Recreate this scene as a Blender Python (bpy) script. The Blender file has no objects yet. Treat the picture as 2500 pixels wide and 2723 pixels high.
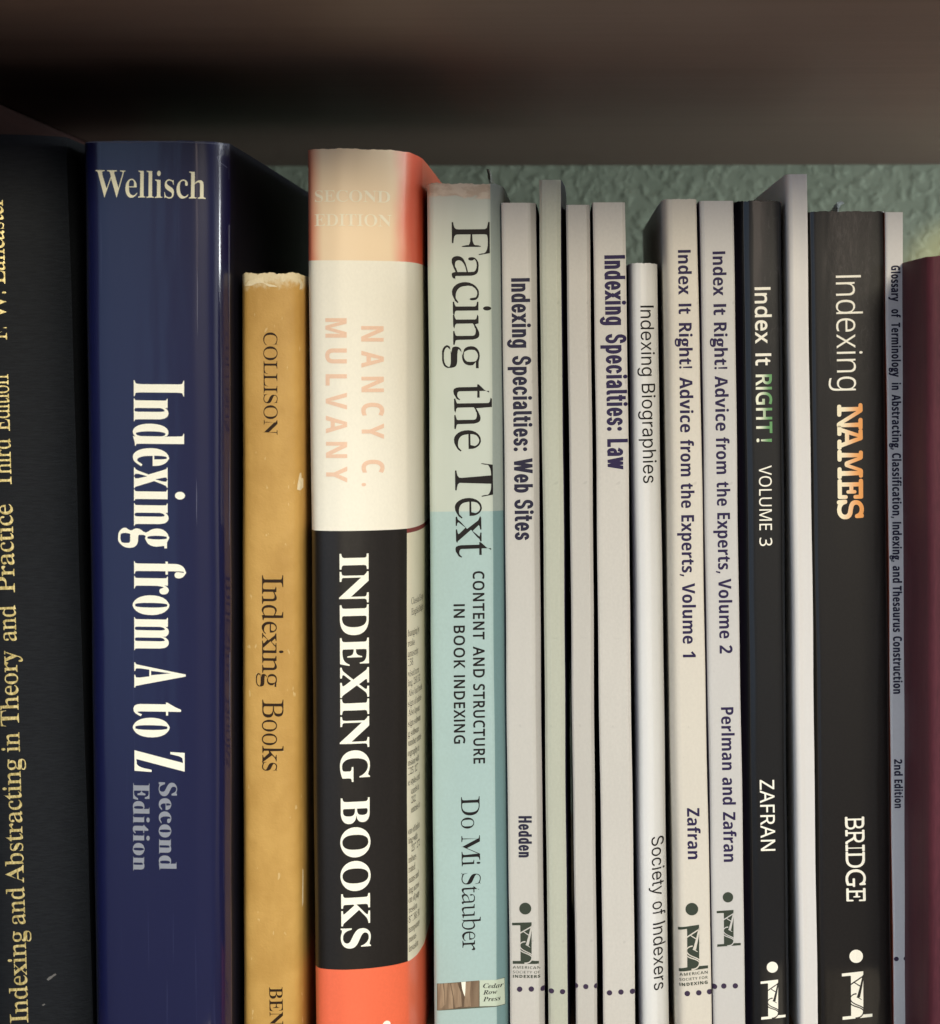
import bpy, bmesh, math, random
import numpy as np
from mathutils import Vector, Matrix
from mathutils.geometry import delaunay_2d_cdt

random.seed(7)
SC = bpy.context.scene
COL = SC.collection
rad = math.radians

# ------------------------------------------------------------------ camera
EYE = np.array([0.0, -0.6, 0.181])          # metres; the shelf board the books stand on is z = 0, their spines y = 0
FPX, CX, CY = 5885.0, 1250.0, 1361.5        # focal length and centre in pixels of the 2500 x 2723 photograph
VPX, VPY = 1508.0, 947.0                    # where lines going straight into the shelf meet
ROLL = rad(0.25)
a = np.array([(VPX - CX) / FPX, (CY - VPY) / FPX, 1.0]); a /= np.linalg.norm(a)
up = np.array([0, 1.0, 0]); ez = up - a * up.dot(a); ez /= np.linalg.norm(ez)
ex = np.cross(ez, a); ex = ex if ex[0] > 0 else -ex
ez, ex = ez * math.cos(ROLL) + ex * math.sin(ROLL), ex * math.cos(ROLL) - ez * math.sin(ROLL)
RR, UU, FF = [np.array([ex[i], a[i], ez[i]]) for i in range(3)]
cd = bpy.data.cameras.new('camera'); cam = bpy.data.objects.new('camera', cd); COL.objects.link(cam)
cam.matrix_world = Matrix(((RR[0], UU[0], -FF[0], EYE[0]), (RR[1], UU[1], -FF[1], EYE[1]), (RR[2], UU[2], -FF[2], EYE[2]), (0, 0, 0, 1)))
cd.sensor_fit = 'HORIZONTAL'; cd.sensor_width = 36; cd.lens = FPX * 36 / 2500
cd.clip_start = 0.02; cd.clip_end = 50
cd.dof.use_dof = True; cd.dof.focus_distance = 0.602; cd.dof.aperture_fstop = 26
SC.camera = cam


def ray(px, py):
    return RR * ((px - CX) / FPX) + UU * ((CY - py) / FPX) + FF


def at(px, py, y=0.0):
    """World (x, z) of a measured pixel on the vertical plane at depth y."""
    d = ray(px, py); t = (y - EYE[1]) / d[1]
    p = EYE + d * t
    return p[0], p[2]


EYE[2] -= at(300, 2735)[1]                 # the foot of the row is just below the frame
cam.location.z = EYE[2]


# ------------------------------------------------------------------ room light: a cool dim room, one warm ceiling lamp
W = bpy.data.worlds.new('World'); SC.world = W; W.use_nodes = True
nt = W.node_tree; N = nt.nodes; Lk = nt.links
bg = N['Background']; bg.inputs[1].default_value = 1.3


def wmath(op, x, y=None, clamp=False):
    n = N.new('ShaderNodeMath'); n.operation = op; n.use_clamp = clamp
    for i, v in enumerate((x, y)):
        if v is None: continue
        if isinstance(v, (int, float)): n.inputs[i].default_value = v
        else: Lk.new(v, n.inputs[i])
    return n.outputs[0]


def wramp(v, lo, hi):
    n = N.new('ShaderNodeMapRange'); n.interpolation_type = 'SMOOTHSTEP'
    Lk.new(v, n.inputs[0]); n.inputs[1].default_value = lo; n.inputs[2].default_value = hi
    return n.outputs[0]


def wmix(f, A, B):
    n = N.new('ShaderNodeMix'); n.data_type = 'RGBA'
    Lk.new(f, n.inputs[0])
    for i, v in ((6, A), (7, B)):
        if isinstance(v, tuple): n.inputs[i].default_value = (*v, 1)
        else: Lk.new(v, n.inputs[i])
    return n.outputs[2]


tc = N.new('ShaderNodeTexCoord'); sp = N.new('ShaderNodeSeparateXYZ'); Lk.new(tc.outputs['Generated'], sp.inputs[0])
X, Y, Z = sp.outputs
az = wmath('MULTIPLY', wmath('ARCTAN2', X, wmath('MULTIPLY', Y, -1.0)), 180 / math.pi)
def band(v, a0, a1, b0, b1):
    return wmath('MULTIPLY', wramp(v, a0, a1), wmath('SUBTRACT', 1.0, wramp(v, b0, b1)))


base = wmix(wramp(Z, -0.18, 0.12), (.25, .20, .15), (.56, .58, .60))
base = wmix(wramp(Z, 0.1, 0.75), base, (.62, .66, .70))
low = wmath('SUBTRACT', 1.0, wramp(Z, .28, .45))
base = wmix(wmath('MULTIPLY', band(az, -48, -40, 70, 85), low), base, (.075, .07, .075))      # whoever takes the picture, and the dark room behind
base = wmix(wmath('MULTIPLY', band(az, -55, -45, -9.6, -9.2), wmath('MULTIPLY', low, wramp(Z, -.26, -.10))), base, (.16, .22, .31))   # a pale wall to the left
base = wmix(wmath('MULTIPLY', band(az, 5.2, 5.6, 8.3, 8.9), band(Z, .012, .045, .3, .35)), base, (.66, .53, .46))     # bright patch added for the strip reflected in the black spines
Lk.new(base, bg.inputs[0])

ld = bpy.data.lights.new('ceiling_lamp', 'AREA'); ld.shape = 'DISK'; ld.size = 0.42
ld.energy = 12.5; ld.color = (1.0, .89, .68)
lo = bpy.data.objects.new('ceiling_lamp', ld); COL.objects.link(lo)
KD = Vector((0.24, -1.0, 0.32)).normalized()
lo.location = Vector((0.06, 0, 0.2)) + KD * 2.1
lo.rotation_euler = (-KD).to_track_quat('-Z', 'Y').to_euler()
# unseen spot added to cast the yellow patch of light on the wall
l2 = bpy.data.lights.new('wall_patch_spot', 'SPOT'); l2.energy = .9; l2.color = (1, .74, .30); l2.spot_size = rad(14); l2.spot_blend = .6; l2.shadow_soft_size = .004
o2 = bpy.data.objects.new('wall_patch_spot', l2); COL.objects.link(o2); o2.location = (.31, .15, .240)
o2.rotation_euler = (Vector((.168, .30, .222)) - o2.location).to_track_quat('-Z', 'Y').to_euler()

# daylight from a window at the open right end of the bookcase
l3 = bpy.data.lights.new('window_light', 'AREA'); l3.shape = 'RECTANGLE'; l3.size = .27; l3.size_y = .34; l3.energy = 6; l3.color = (.93, .98, 1.0)
o3 = bpy.data.objects.new('window_light', l3); COL.objects.link(o3); o3.location = (.80, .155, .11)
o3.rotation_euler = Vector((-1, -.02, .16)).to_track_quat('-Z', 'Y').to_euler()

vs = SC.view_settings; vs.view_transform = 'Standard'; vs.look = 'None'; vs.exposure = 1.42; vs.gamma = 1; vs.use_curve_mapping = False
SC.cycles.use_denoising = True
SC.cycles.max_bounces = 8


# ------------------------------------------------------------------ materials
def lin(c):
    c = c / 255
    return c / 12.92 if c <= .04045 else ((c + .055) / 1.055) ** 2.4


def S(r, g, b):
    return (lin(r), lin(g), lin(b))


class NB:
    def __init__(s, name):
        s.m = bpy.data.materials.new(name); s.m.use_nodes = True
        s.t = s.m.node_tree; s.n = s.t.nodes; s.l = s.t.links
        s.p = s.n['Principled BSDF']
        s.tc = s.n.new('ShaderNodeTexCoord')

    def coord(s, scale, kind='Object'):
        mp = s.n.new('ShaderNodeMapping'); s.l.new(s.tc.outputs[kind], mp.inputs[0])
        mp.inputs['Scale'].default_value = scale if isinstance(scale, tuple) else (scale,) * 3
        return mp.outputs[0]

    def noise(s, scale, detail=3, rough=.55, dist=0.0, kind='Object'):
        n = s.n.new('ShaderNodeTexNoise'); s.l.new(s.coord(scale, kind), n.inputs['Vector'])
        n.inputs['Scale'].default_value = 1; n.inputs['Detail'].default_value = detail; n.inputs['Roughness'].default_value = rough
        n.inputs['Distortion'].default_value = dist
        return n.outputs[0]

    def ramp(s, v, lo, hi, smooth=True):
        n = s.n.new('ShaderNodeMapRange'); n.interpolation_type = 'SMOOTHSTEP' if smooth else 'LINEAR'
        s.l.new(v, n.inputs[0]); n.inputs[1].default_value = lo; n.inputs[2].default_value = hi
        return n.outputs[0]

    def math(s, op, x, y=None):
        n = s.n.new('ShaderNodeMath'); n.operation = op
        for i, v in enumerate((x, y)):
            if v is None: continue
            if isinstance(v, (int, float)): n.inputs[i].default_value = v
            else: s.l.new(v, n.inputs[i])
        return n.outputs[0]

    def xyz(s, kind='Object'):
        n = s.n.new('ShaderNodeSeparateXYZ'); s.l.new(s.tc.outputs[kind], n.inputs[0])
        return n.outputs

    def mix(s, f, A, B):
        n = s.n.new('ShaderNodeMix'); n.data_type = 'RGBA'
        if isinstance(f, (int, float)): n.inputs[0].default_value = f
        else: s.l.new(f, n.inputs[0])
        for i, v in ((6, A), (7, B)):
            if isinstance(v, tuple): n.inputs[i].default_value = (*v[:3], 1)
            else: s.l.new(v, n.inputs[i])
        return n.outputs[2]

    def set(s, col=None, rough=None, spec=None, coat=None, coat_rough=None):
        p = s.p
        if col is not None:
            if isinstance(col, tuple): p.inputs['Base Color'].default_value = (*col[:3], 1)
            else: s.l.new(col, p.inputs['Base Color'])
        if rough is not None:
            if isinstance(rough, (int, float)): p.inputs['Roughness'].default_value = rough
            else: s.l.new(rough, p.inputs['Roughness'])
        if spec is not None: p.inputs['Specular IOR Level'].default_value = spec
        if coat is not None: p.inputs['Coat Weight'].default_value = coat
        if coat_rough is not None: p.inputs['Coat Roughness'].default_value = coat_rough
        return s

    def bump(s, h, dist, strength=1.0):
        b = s.n.new('ShaderNodeBump'); s.l.new(h, b.inputs['Height']); b.inputs['Distance'].default_value = dist
        b.inputs['Strength'].default_value = strength
        s.l.new(b.outputs[0], s.p.inputs['Normal']); s.l.new(b.outputs[0], s.p.inputs['Coat Normal'])
        return s


def k3(c, k):
    return tuple(min(1, v * k) for v in c)


def paper(name, c, rough=.45, var=.05, spec=.4, coat=0.0, coat_rough=.15, grain=True, wave=.00012):
    b = NB(name)
    fine = b.noise((1500, 1500, 1100), 2)
    big = b.noise((70, 70, 22), 4)
    v = b.math('ADD', b.math('MULTIPLY', fine, .5), b.math('MULTIPLY', big, .5))
    speck = b.ramp(b.noise((330, 330, 330), 1), .735, .78)
    col = b.mix(b.ramp(v, .3, .7), k3(c, 1 - var), k3(c, 1 + var))
    col = b.mix(b.math('MULTIPLY', b.ramp(b.noise((45, 45, 14), 5, .65), .52, .72), .16), col, (c[0] * .86, c[1] * .80, c[2] * .66))
    if grain: col = b.mix(b.math('MULTIPLY', speck, .25), col, k3(c, .55))
    b.set(col, rough, spec, coat, coat_rough)
    h = b.math('ADD', b.math('MULTIPLY', fine, .06), b.noise((120, 120, 30), 2))
    b.bump(h, wave, .6)
    return b.m


def ink(name, c, rough=.55, spec=.15):
    b = NB(name)
    v = b.noise((2500, 2500, 2500), 2)
    b.set(b.mix(b.ramp(v, .3, .7), k3(c, .97), k3(c, 1.03)), rough, spec)
    return b.m


# ------------------------------------------------------------------ lettering: glyph outlines (1 unit = cap height x 1000)
GLYPHS = {
    'S': {
        32: [383, []],
        44: [395, [[60,-190,43,184,31,177,139,0,10,-16,-55,-172,-72,-173]]],
        45: [475, [[59,338,0,115,357,0,0,-115]]],
        46: [395, [[170,-17,-30,14,-23,28,-10,42,3,49,17,34,27,20,33,8,36,-3,32,-13,23,-27,11,-42,-4,-49,-17,-35,-28,-20,-34,-9]]],
        48: [824, [[380,-14,-60,9,-53,17,-47,25,-40,34,-34,41,-29,47,-40,116,-22,138,-4,157,13,147,30,127,23,53,29,47,34,40,40,33,47,25,54,17,60,8,65,0,58,-8,52,-17,45,-25,40,-33,34,-40,53,-101,32,-127,14,-148,-5,-157,-23,-137,-42,-115,-29,-47,-35,-41,-40,-34,-46,-25,-52,-17,-58,-9],[433,83,34,15,27,29,19,44,23,130,9,176,-3,196,-15,152,-13,58,-20,43,-27,30,-33,14,-39,0,-35,-14,-27,-30,-20,-43,-24,-128,-10,-176,3,-196,17,-153,14,-59,20,-44,27,-29,34,-15]]],
        49: [824, [[143,0,0,78,147,3,25,13,16,25,6,42,1,752,-101,-111,-45,-32,-45,-10,-32,7,-28,22,-19,35,-6,45,100,35,59,31,171,124,166,0,2,-916,9,-33,19,-22,34,-9,130,-1,0,-78]]],
        50: [824, [[52,0,0,152,280,289,65,79,45,71,31,67,17,66,7,73,-4,75,-20,56,-33,35,-45,14,-63,-8,-26,-16,-21,-24,-27,-72,-12,-134,-76,8,-60,25,-23,19,-16,26,-13,68,9,51,27,48,45,41,63,32,81,20,99,7,78,-4,67,-13,58,-20,48,-29,38,-36,27,-41,16,-48,5,-80,-10,-50,-18,-49,-74,-111,-133,-144,-292,-281,376,4,37,17,30,29,20,40,15,58,87,0,-8,-310]]],
        51: [824, [[281,-11,-85,15,-66,27,-47,35,-29,41,-12,44,5,50,23,39,39,26,58,11,12,-82,16,-33,49,-47,65,-24,63,-1,45,9,41,20,33,33,24,48,13,66,-2,80,-11,36,-19,33,-25,29,-33,24,-39,17,-98,14,-92,0,0,91,121,1,42,7,35,15,29,23,40,64,17,83,-3,79,-20,58,-34,40,-50,17,-51,-4,-36,-21,-26,-35,-16,-45,-12,-123,-81,8,-61,24,-37,41,-13,59,5,37,16,35,26,32,36,28,46,24,56,17,141,14,75,-4,66,-12,58,-19,50,-28,40,-34,29,-42,17,-47,6,-55,-4,-47,-12,-43,-21,-40,-63,-67,-80,-50,-46,-18,59,-15,61,-24,55,-35,46,-46,31,-61,11,-77,-9,-83,-25,-68,-39,-55,-51,-43,-60,-32,-67,-22,-72,-12]]],
        52: [824, [[265,0,0,78,77,3,41,11,31,26,13,50,1,106,-409,0,0,90,419,689,205,0,0,-681,153,0,0,-98,-153,0,5,-134,22,-38,37,-17,76,-7,0,-78],[122,372,306,0,1,379,9,162,-116,-212]]],
        53: [824, [[285,-11,-83,16,-62,27,-44,36,-25,41,-12,43,5,47,20,35,35,22,58,9,15,-82,21,-38,30,-30,42,-20,54,-7,47,6,43,16,37,29,30,44,18,61,7,80,-13,97,-17,37,-23,31,-29,23,-34,17,-85,14,-93,-8,-71,-19,-68,27,48,510,557,0,8,-268,-84,0,-18,68,-10,19,-17,13,-27,6,-315,0,-24,-273,71,15,92,7,81,-5,73,-15,64,-24,56,-35,45,-44,33,-54,19,-65,4,-120,-17,-80,-34,-65,-46,-52,-56,-39,-62,-29,-67,-18,-67,-9]]],
        54: [824, [[405,-14,-99,20,-86,47,-36,35,-60,89,-40,119,-17,149,3,131,16,112,29,102,42,89,55,74,69,58,83,39,97,17,92,-2,72,-15,53,-24,37,-32,23,-37,9,-41,-5,-43,-25,-39,-47,-30,-99,-13,-8,88,-12,40,-17,33,-26,22,-35,7,-41,-6,-37,-19,-32,-32,-28,-44,-23,-56,-31,-144,-7,-89,79,38,56,13,69,4,64,-5,57,-15,50,-25,43,-35,36,-45,25,-52,15,-60,5,-68,-6,-76,-16,-67,-27,-61,-37,-53,-49,-43,-58,-31,-69,-19],[450,84,48,21,36,51,20,84,4,115,-13,95,-32,64,-46,34,-54,8,-41,-9,-80,-43,-18,-19,13,-183,15,-69,20,-55,25,-42,27,-30,30,-17]]],
        55: [824, [[243,0,393,892,-406,-1,-30,-9,-22,-19,-12,-28,-13,-92,-88,0,7,310,704,0,0,-72,-407,-981]]],
        56: [824, [[373,-14,-107,14,-85,34,-64,48,-43,60,-24,70,-5,80,8,43,15,39,22,35,64,58,107,65,-78,55,-58,62,-35,70,-12,80,8,68,25,63,43,55,64,44,88,29,114,10,74,-5,63,-13,54,-23,45,-32,34,-39,25,-44,15,-49,5,-53,-14,-80,-17,-32,-53,-54,-116,-73,114,-65,75,-68,42,-74,14,-85,-6,-66,-19,-58,-31,-50,-43,-42,-55,-34,-65,-24,-74,-15],[445,621,47,34,32,41,19,51,6,66,-4,41,-12,40,-19,35,-27,28,-34,19,-41,6,-54,-11,-39,-36,-25,-53,-8,-65,10,-68,31,-51,51,-40],[428,70,64,19,49,45,28,63,5,74,-19,64,-44,51,-75,49,-76,38,-46,-36,-37,-46,-25,-57,-9,-71,12,-78,34,-62,53,-40,32,-10]]],
        57: [824, [[273,-11,-66,15,-49,26,-35,33,-21,38,-9,41,2,33,11,26,21,20,38,15,26,-61,36,-51,50,-34,65,-12,45,7,40,20,34,33,29,47,23,60,30,161,7,100,-37,-39,-47,-33,-57,-21,-68,-7,-61,4,-55,15,-49,25,-43,34,-36,43,-25,53,-15,61,-3,121,20,94,41,79,58,63,75,45,91,22,103,0,95,-26,82,-52,65,-81,47,-109,24,-142,2,-142,-12,-114,-24,-106,-37,-94,-51,-80,-66,-63,-81,-45,-96,-23],[417,512,46,10,39,24,30,34,18,31,-11,162,-13,62,-19,49,-22,37,-26,27,-29,16,-32,5,-30,-4,-26,-12,-42,-47,-26,-78,-9,-108,9,-91,26,-65,43,-39]]],
        65: [959, [[-19,0,0,40,39,6,32,20,28,38,373,920,40,-2,375,-885,28,-52,28,-31,49,-14,0,-40,-470,0,0,40,52,4,38,11,22,19,6,39,-66,178,-328,0,-61,-162,-1,-38,14,-25,27,-17,74,-9,0,-40],[249,353,282,0,-143,348]]],
        66: [972, [[35,0,0,38,63,10,39,23,20,42,7,67,-2,673,-7,44,-14,30,-22,20,-31,11,-54,5,0,37,540,-4,79,-10,66,-18,55,-26,42,-32,30,-39,18,-47,6,-54,-4,-43,-11,-39,-19,-35,-26,-31,-75,-48,-105,-31,126,-37,50,-24,41,-30,31,-34,23,-38,13,-43,3,-81,-13,-61,-26,-53,-39,-46,-51,-38,-63,-28,-73,-19,-84,-10],[400,553,92,6,41,12,32,17,24,22,18,32,18,88,-4,96,-22,67,-17,24,-23,17,-64,18,-52,-2,-27,-12,-11,-25,-5,-41],[551,61,33,13,27,21,20,27,24,79,5,110,-7,53,-13,43,-19,35,-27,26,-35,19,-43,13,-116,7,2,-397,12,-32,22,-17,39,-8]]],
        67: [1028, [[527,-23,-70,9,-65,17,-61,25,-57,33,-51,40,-45,47,-39,52,-32,60,-24,63,-16,68,-8,73,0,75,8,72,16,67,25,63,32,58,39,53,46,46,51,39,58,34,62,25,66,17,133,8,114,-21,125,-43,30,0,22,8,18,17,16,40,39,0,0,-345,-37,0,-60,123,-37,50,-43,44,-46,35,-48,25,-51,14,-54,5,-63,-7,-54,-22,-46,-38,-38,-52,-29,-67,-21,-82,-12,-96,-4,-112,4,-104,14,-91,23,-76,32,-63,42,-49,51,-35,59,-20,92,-7,88,18,87,40,79,63,54,60,41,-38,-83,-96,-97,-68,-112,-41]]],
        68: [1088, [[44,0,0,38,58,8,36,19,18,36,6,63,-4,714,-18,50,-34,24,-74,11,0,37,519,-2,117,-16,101,-33,85,-48,68,-65,52,-79,35,-92,17,-107,2,-58,-8,-117,-25,-102,-41,-86,-58,-70,-74,-55,-90,-39,-107,-23,-124,-8],[523,55,63,14,53,28,44,41,34,56,26,70,17,85,9,99,-3,160,-14,91,-21,77,-31,63,-40,49,-48,35,-57,21,-102,4,-31,-13,-16,-27,-6,-48,1,-731,8,-41,18,-23,36,-11]]],
        69: [971, [[31,0,0,37,66,7,40,21,21,40,7,66,-4,701,-18,54,-34,26,-74,11,0,37,841,0,0,-298,-34,0,-12,63,-20,53,-28,43,-35,31,-44,24,-54,16,-140,13,-70,-5,-19,-9,-11,-16,-8,-62,0,-313,90,7,37,13,29,19,43,59,33,120,35,0,0,-498,-37,0,-11,78,-20,60,-30,43,-41,27,-54,15,-74,5,3,-376,13,-31,26,-14,48,-6,91,3,87,15,72,28,60,44,50,60,52,103,41,0,-61,-314]]],
        70: [888, [[34,0,0,38,64,12,39,24,20,42,7,68,-4,691,-18,47,-35,24,-76,17,0,37,833,0,0,-298,-35,0,-20,82,-29,63,-42,45,-57,31,-77,18,-137,5,-47,-9,-12,-12,-8,-50,0,-332,83,7,36,13,30,19,24,25,35,76,16,78,40,0,0,-501,-39,0,-22,110,-18,40,-22,30,-27,23,-33,15,-103,13,1,-351,8,-38,16,-28,27,-19,111,-17,0,-38]]],
        71: [1115, [[549,-21,-74,8,-70,16,-64,25,-59,32,-53,39,-46,46,-40,52,-32,59,-25,64,-16,69,-9,75,0,77,9,72,16,67,25,63,32,58,39,52,45,46,51,39,57,33,61,25,65,17,133,8,121,-20,122,-42,41,4,31,36,11,23,40,0,0,-346,-38,0,-36,84,-47,72,-55,59,-61,45,-67,28,-69,9,-63,-7,-54,-22,-46,-37,-37,-52,-29,-66,-21,-82,-13,-96,-3,-167,10,-102,18,-88,29,-74,37,-60,45,-45,52,-30,60,-15,88,2,52,20,28,36,12,53,-2,171,-14,47,-32,26,-99,15,0,35,494,0,0,-35,-60,-7,-36,-18,-18,-35,-6,-58,0,-219,-97,-37,-97,-27,-98,-16]]],
        73: [572, [[29,0,0,38,64,12,41,21,23,36,8,58,-4,729,-16,39,-34,19,-82,11,0,37,508,0,0,-37,-66,-7,-41,-17,-22,-33,-7,-56,2,-712,6,-34,13,-25,23,-18,95,-23,0,-38]]],
        75: [1121, [[35,0,0,38,65,10,39,21,20,41,6,67,-4,702,-17,45,-33,25,-74,14,0,37,495,0,0,-37,-82,-15,-24,-14,-14,-22,-11,-80,0,-319,341,349,23,47,-1,20,-16,17,-32,11,-77,6,0,37,427,0,0,-37,-51,-3,-68,-21,-73,-43,-77,-64,-203,-207,443,-545,26,-21,28,-14,49,-7,0,-38,-523,0,0,38,86,7,20,10,10,16,-5,24,-24,38,-266,336,-37,-34,4,-310,17,-48,33,-25,77,-14,0,-38]]],
        76: [937, [[34,0,0,38,64,10,39,21,20,41,7,67,-4,704,-17,44,-34,25,-74,13,0,37,514,0,0,-37,-92,-10,-27,-15,-18,-24,-9,-34,-2,-734,14,-60,18,-15,68,-10,87,3,85,17,69,31,57,48,48,67,51,112,40,0,-56,-339]]],
        77: [1392, [[31,0,0,38,63,10,41,21,23,41,7,64,-1,698,-7,34,-12,24,-22,16,-91,17,0,37,374,0,290,-687,291,687,368,0,0,-37,-59,-11,-39,-23,-20,-39,-7,-60,2,-685,6,-43,12,-29,21,-19,83,-16,0,-38,-485,0,0,38,81,17,23,16,15,26,11,86,0,693,-366,-876,-40,0,-361,854,4,-733,19,-49,37,-23,80,-11,0,-38]]],
        78: [1084, [[885,-24,-650,792,3,-647,16,-46,33,-24,79,-13,0,-38,-326,0,0,38,79,13,23,15,14,25,11,82,0,680,-87,98,-40,12,0,37,304,0,514,-630,-1,495,-6,37,-13,25,-22,18,-89,18,0,37,326,0,0,-37,-64,-9,-38,-21,-18,-40,-7,-66,0,-851]]],
        79: [1153, [[493,-18,-99,25,-90,43,-79,60,-66,73,-50,87,-34,97,-14,106,5,108,24,101,42,92,59,80,73,68,86,51,98,35,106,15,108,-5,99,-24,90,-43,78,-59,66,-73,50,-86,34,-98,15,-107,-5,-109,-25,-101,-42,-93,-59,-80,-74,-67,-86,-51,-97,-35,-106,-15],[640,34,51,22,44,37,35,52,28,66,20,82,11,96,3,167,-9,103,-17,88,-26,74,-35,60,-42,45,-48,31,-54,15,-89,-6,-52,-22,-43,-37,-35,-52,-28,-66,-20,-82,-11,-96,-3,-167,9,-102,17,-88,27,-75,35,-60,42,-45,47,-30,55,-16]]],
        80: [917, [[34,0,0,38,64,10,39,21,20,41,7,67,-4,702,-17,44,-34,25,-74,15,0,37,560,-5,121,-21,73,-36,55,-50,38,-64,16,-75,-1,-51,-12,-56,-23,-51,-35,-44,-46,-38,-58,-28,-68,-19,-80,-9,-175,-2,3,-326,17,-48,33,-25,78,-14,0,-38],[400,504,115,7,39,13,30,19,23,25,17,34,17,92,-5,106,-23,78,-19,27,-26,21,-32,13,-72,8,-33,-6,-19,-15,-10,-25]]],
        82: [1038, [[34,0,0,38,64,10,39,21,20,41,7,67,-4,702,-17,44,-34,25,-74,15,0,37,495,-1,97,-8,82,-16,69,-25,54,-32,41,-42,28,-50,13,-59,-2,-76,-28,-76,-56,-61,-84,-46,-52,-17,296,-430,23,-16,44,-7,0,-38,-312,0,-301,466,-42,0,3,-341,17,-48,33,-25,78,-14,0,-38],[400,513,124,8,42,13,34,20,27,28,19,34,13,43,7,50,-2,78,-22,78,-19,30,-24,22,-30,17,-76,13,-49,-5,-27,-14,-13,-30]]],
        83: [857, [[94,-24,0,371,43,0,45,-140,29,-54,34,-44,39,-33,44,-24,49,-15,95,-2,66,24,47,45,24,58,3,34,-7,46,-22,42,-37,36,-220,115,-103,67,-68,71,-23,40,-14,43,-8,95,14,81,34,68,49,55,63,40,74,23,73,5,100,-12,123,-32,27,-2,27,18,10,29,41,0,0,-323,-37,0,-26,77,-37,67,-47,55,-53,42,-58,26,-61,8,-67,-10,-52,-29,-33,-46,-11,-56,9,-53,29,-43,47,-38,270,-134,66,-44,47,-47,32,-50,18,-55,8,-62,-6,-84,-28,-80,-50,-67,-68,-51,-87,-34,-101,-15,-92,4,-135,37,-47,7,-17,-6,-24,-44]]],
        84: [929, [[202,0,0,38,67,8,43,22,23,42,7,67,0,774,-95,-9,-46,-16,-40,-25,-34,-33,-27,-40,-20,-47,-17,-83,-39,0,0,302,877,0,0,-304,-37,0,-9,60,-17,52,-24,44,-31,36,-38,27,-44,20,-52,12,-71,4,4,-828,18,-49,36,-25,84,-11,0,-38]]],
        85: [1081, [[495,-27,-87,12,-74,22,-59,34,-45,46,-34,57,-23,70,-11,81,-3,570,-14,49,-28,29,-51,16,-34,4,0,37,496,0,0,-37,-83,-15,-24,-14,-15,-22,-9,-80,1,-557,18,-105,19,-40,24,-32,32,-24,40,-16,46,-8,87,3,52,14,45,24,36,33,28,42,20,52,12,61,3,585,-14,49,-30,29,-56,17,-39,4,0,37,320,0,0,-37,-56,-14,-34,-23,-18,-39,-5,-57,-2,-487,-11,-98,-24,-82,-35,-65,-47,-50,-60,-37,-72,-25,-85,-12]]],
        86: [940, [[466,-28,-386,901,-25,41,-28,30,-58,19,0,37,494,0,0,-37,-58,-3,-40,-11,-23,-19,-7,-30,19,-70,214,-516,205,543,6,34,-4,32,-18,22,-34,12,-67,6,0,37,315,0,0,-37,-42,-6,-32,-18,-29,-37,-29,-61,-335,-869]]],
        87: [1342, [[375,-24,-318,922,-19,34,-24,21,-48,10,0,37,431,0,0,-37,-41,-4,-27,-11,-16,-18,-5,-29,16,-82,166,-483,171,438,-46,136,-22,29,-30,14,-60,10,0,37,462,0,0,-37,-45,-4,-32,-11,-19,-18,-5,-36,177,-530,157,484,7,37,-3,33,-15,23,-27,14,-55,8,0,37,265,0,0,-37,-37,-13,-28,-25,-42,-92,-284,-857,-39,0,-247,702,-276,-702]]],
        88: [1034, [[25,0,0,38,47,7,44,20,42,34,267,358,-281,429,-32,40,-32,26,-49,11,0,37,504,0,0,-37,-84,-7,-22,-13,-10,-19,2,-30,160,-258,149,223,14,41,-1,21,-12,20,-26,14,-62,8,0,37,363,0,0,-37,-54,-5,-55,-21,-50,-40,-51,-59,-179,-257,310,-485,49,-49,43,-9,0,-38,-495,0,0,38,73,8,26,13,13,19,-4,38,-21,45,-151,240,-176,-254,-11,-39,2,-23,13,-23,27,-15,67,-9,0,-38]]],
        89: [935, [[223,0,0,38,64,10,39,21,20,41,7,67,0,215,-280,505,-34,40,-38,19,-30,6,0,38,483,0,0,-38,-52,-2,-30,-8,-21,-14,-8,-18,13,-52,190,-372,206,347,13,43,-1,25,-14,25,-28,16,-75,10,0,38,318,0,0,-38,-36,-10,-31,-20,-57,-72,-253,-413,4,-322,17,-48,33,-25,78,-14,0,-38]]],
        90: [971, [[44,0,0,24,562,920,-204,-3,-75,-13,-61,-26,-49,-42,-40,-59,-43,-106,-37,0,28,305,767,0,0,-27,-556,-910,226,2,69,8,60,18,53,27,44,35,38,46,32,57,36,104,37,0,-37,-360]]],
        97: [755, [[533,-21,-43,13,-30,24,-17,38,-3,23,-52,-42,-56,-30,-60,-18,-99,-3,-60,22,-44,43,-22,57,-3,33,6,46,18,42,30,38,41,34,122,61,176,57,-4,154,-17,41,-30,26,-47,11,-73,-7,-24,-11,-12,-18,2,-21,30,-50,8,-28,-4,-34,-18,-30,-30,-22,-38,-9,-42,4,-33,17,-23,29,-9,39,4,48,23,45,39,38,54,30,65,21,77,9,126,-8,55,-14,44,-22,33,-29,25,-37,16,-45,8,-53,4,-396,4,-13,26,-6,28,15,19,-31,-38,-36,-39,-25,-42,-16],[349,76,55,28,33,35,0,233,-78,-28,-55,-40,-33,-53,-11,-67,4,-48,14,-35,22,-20]]],
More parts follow.
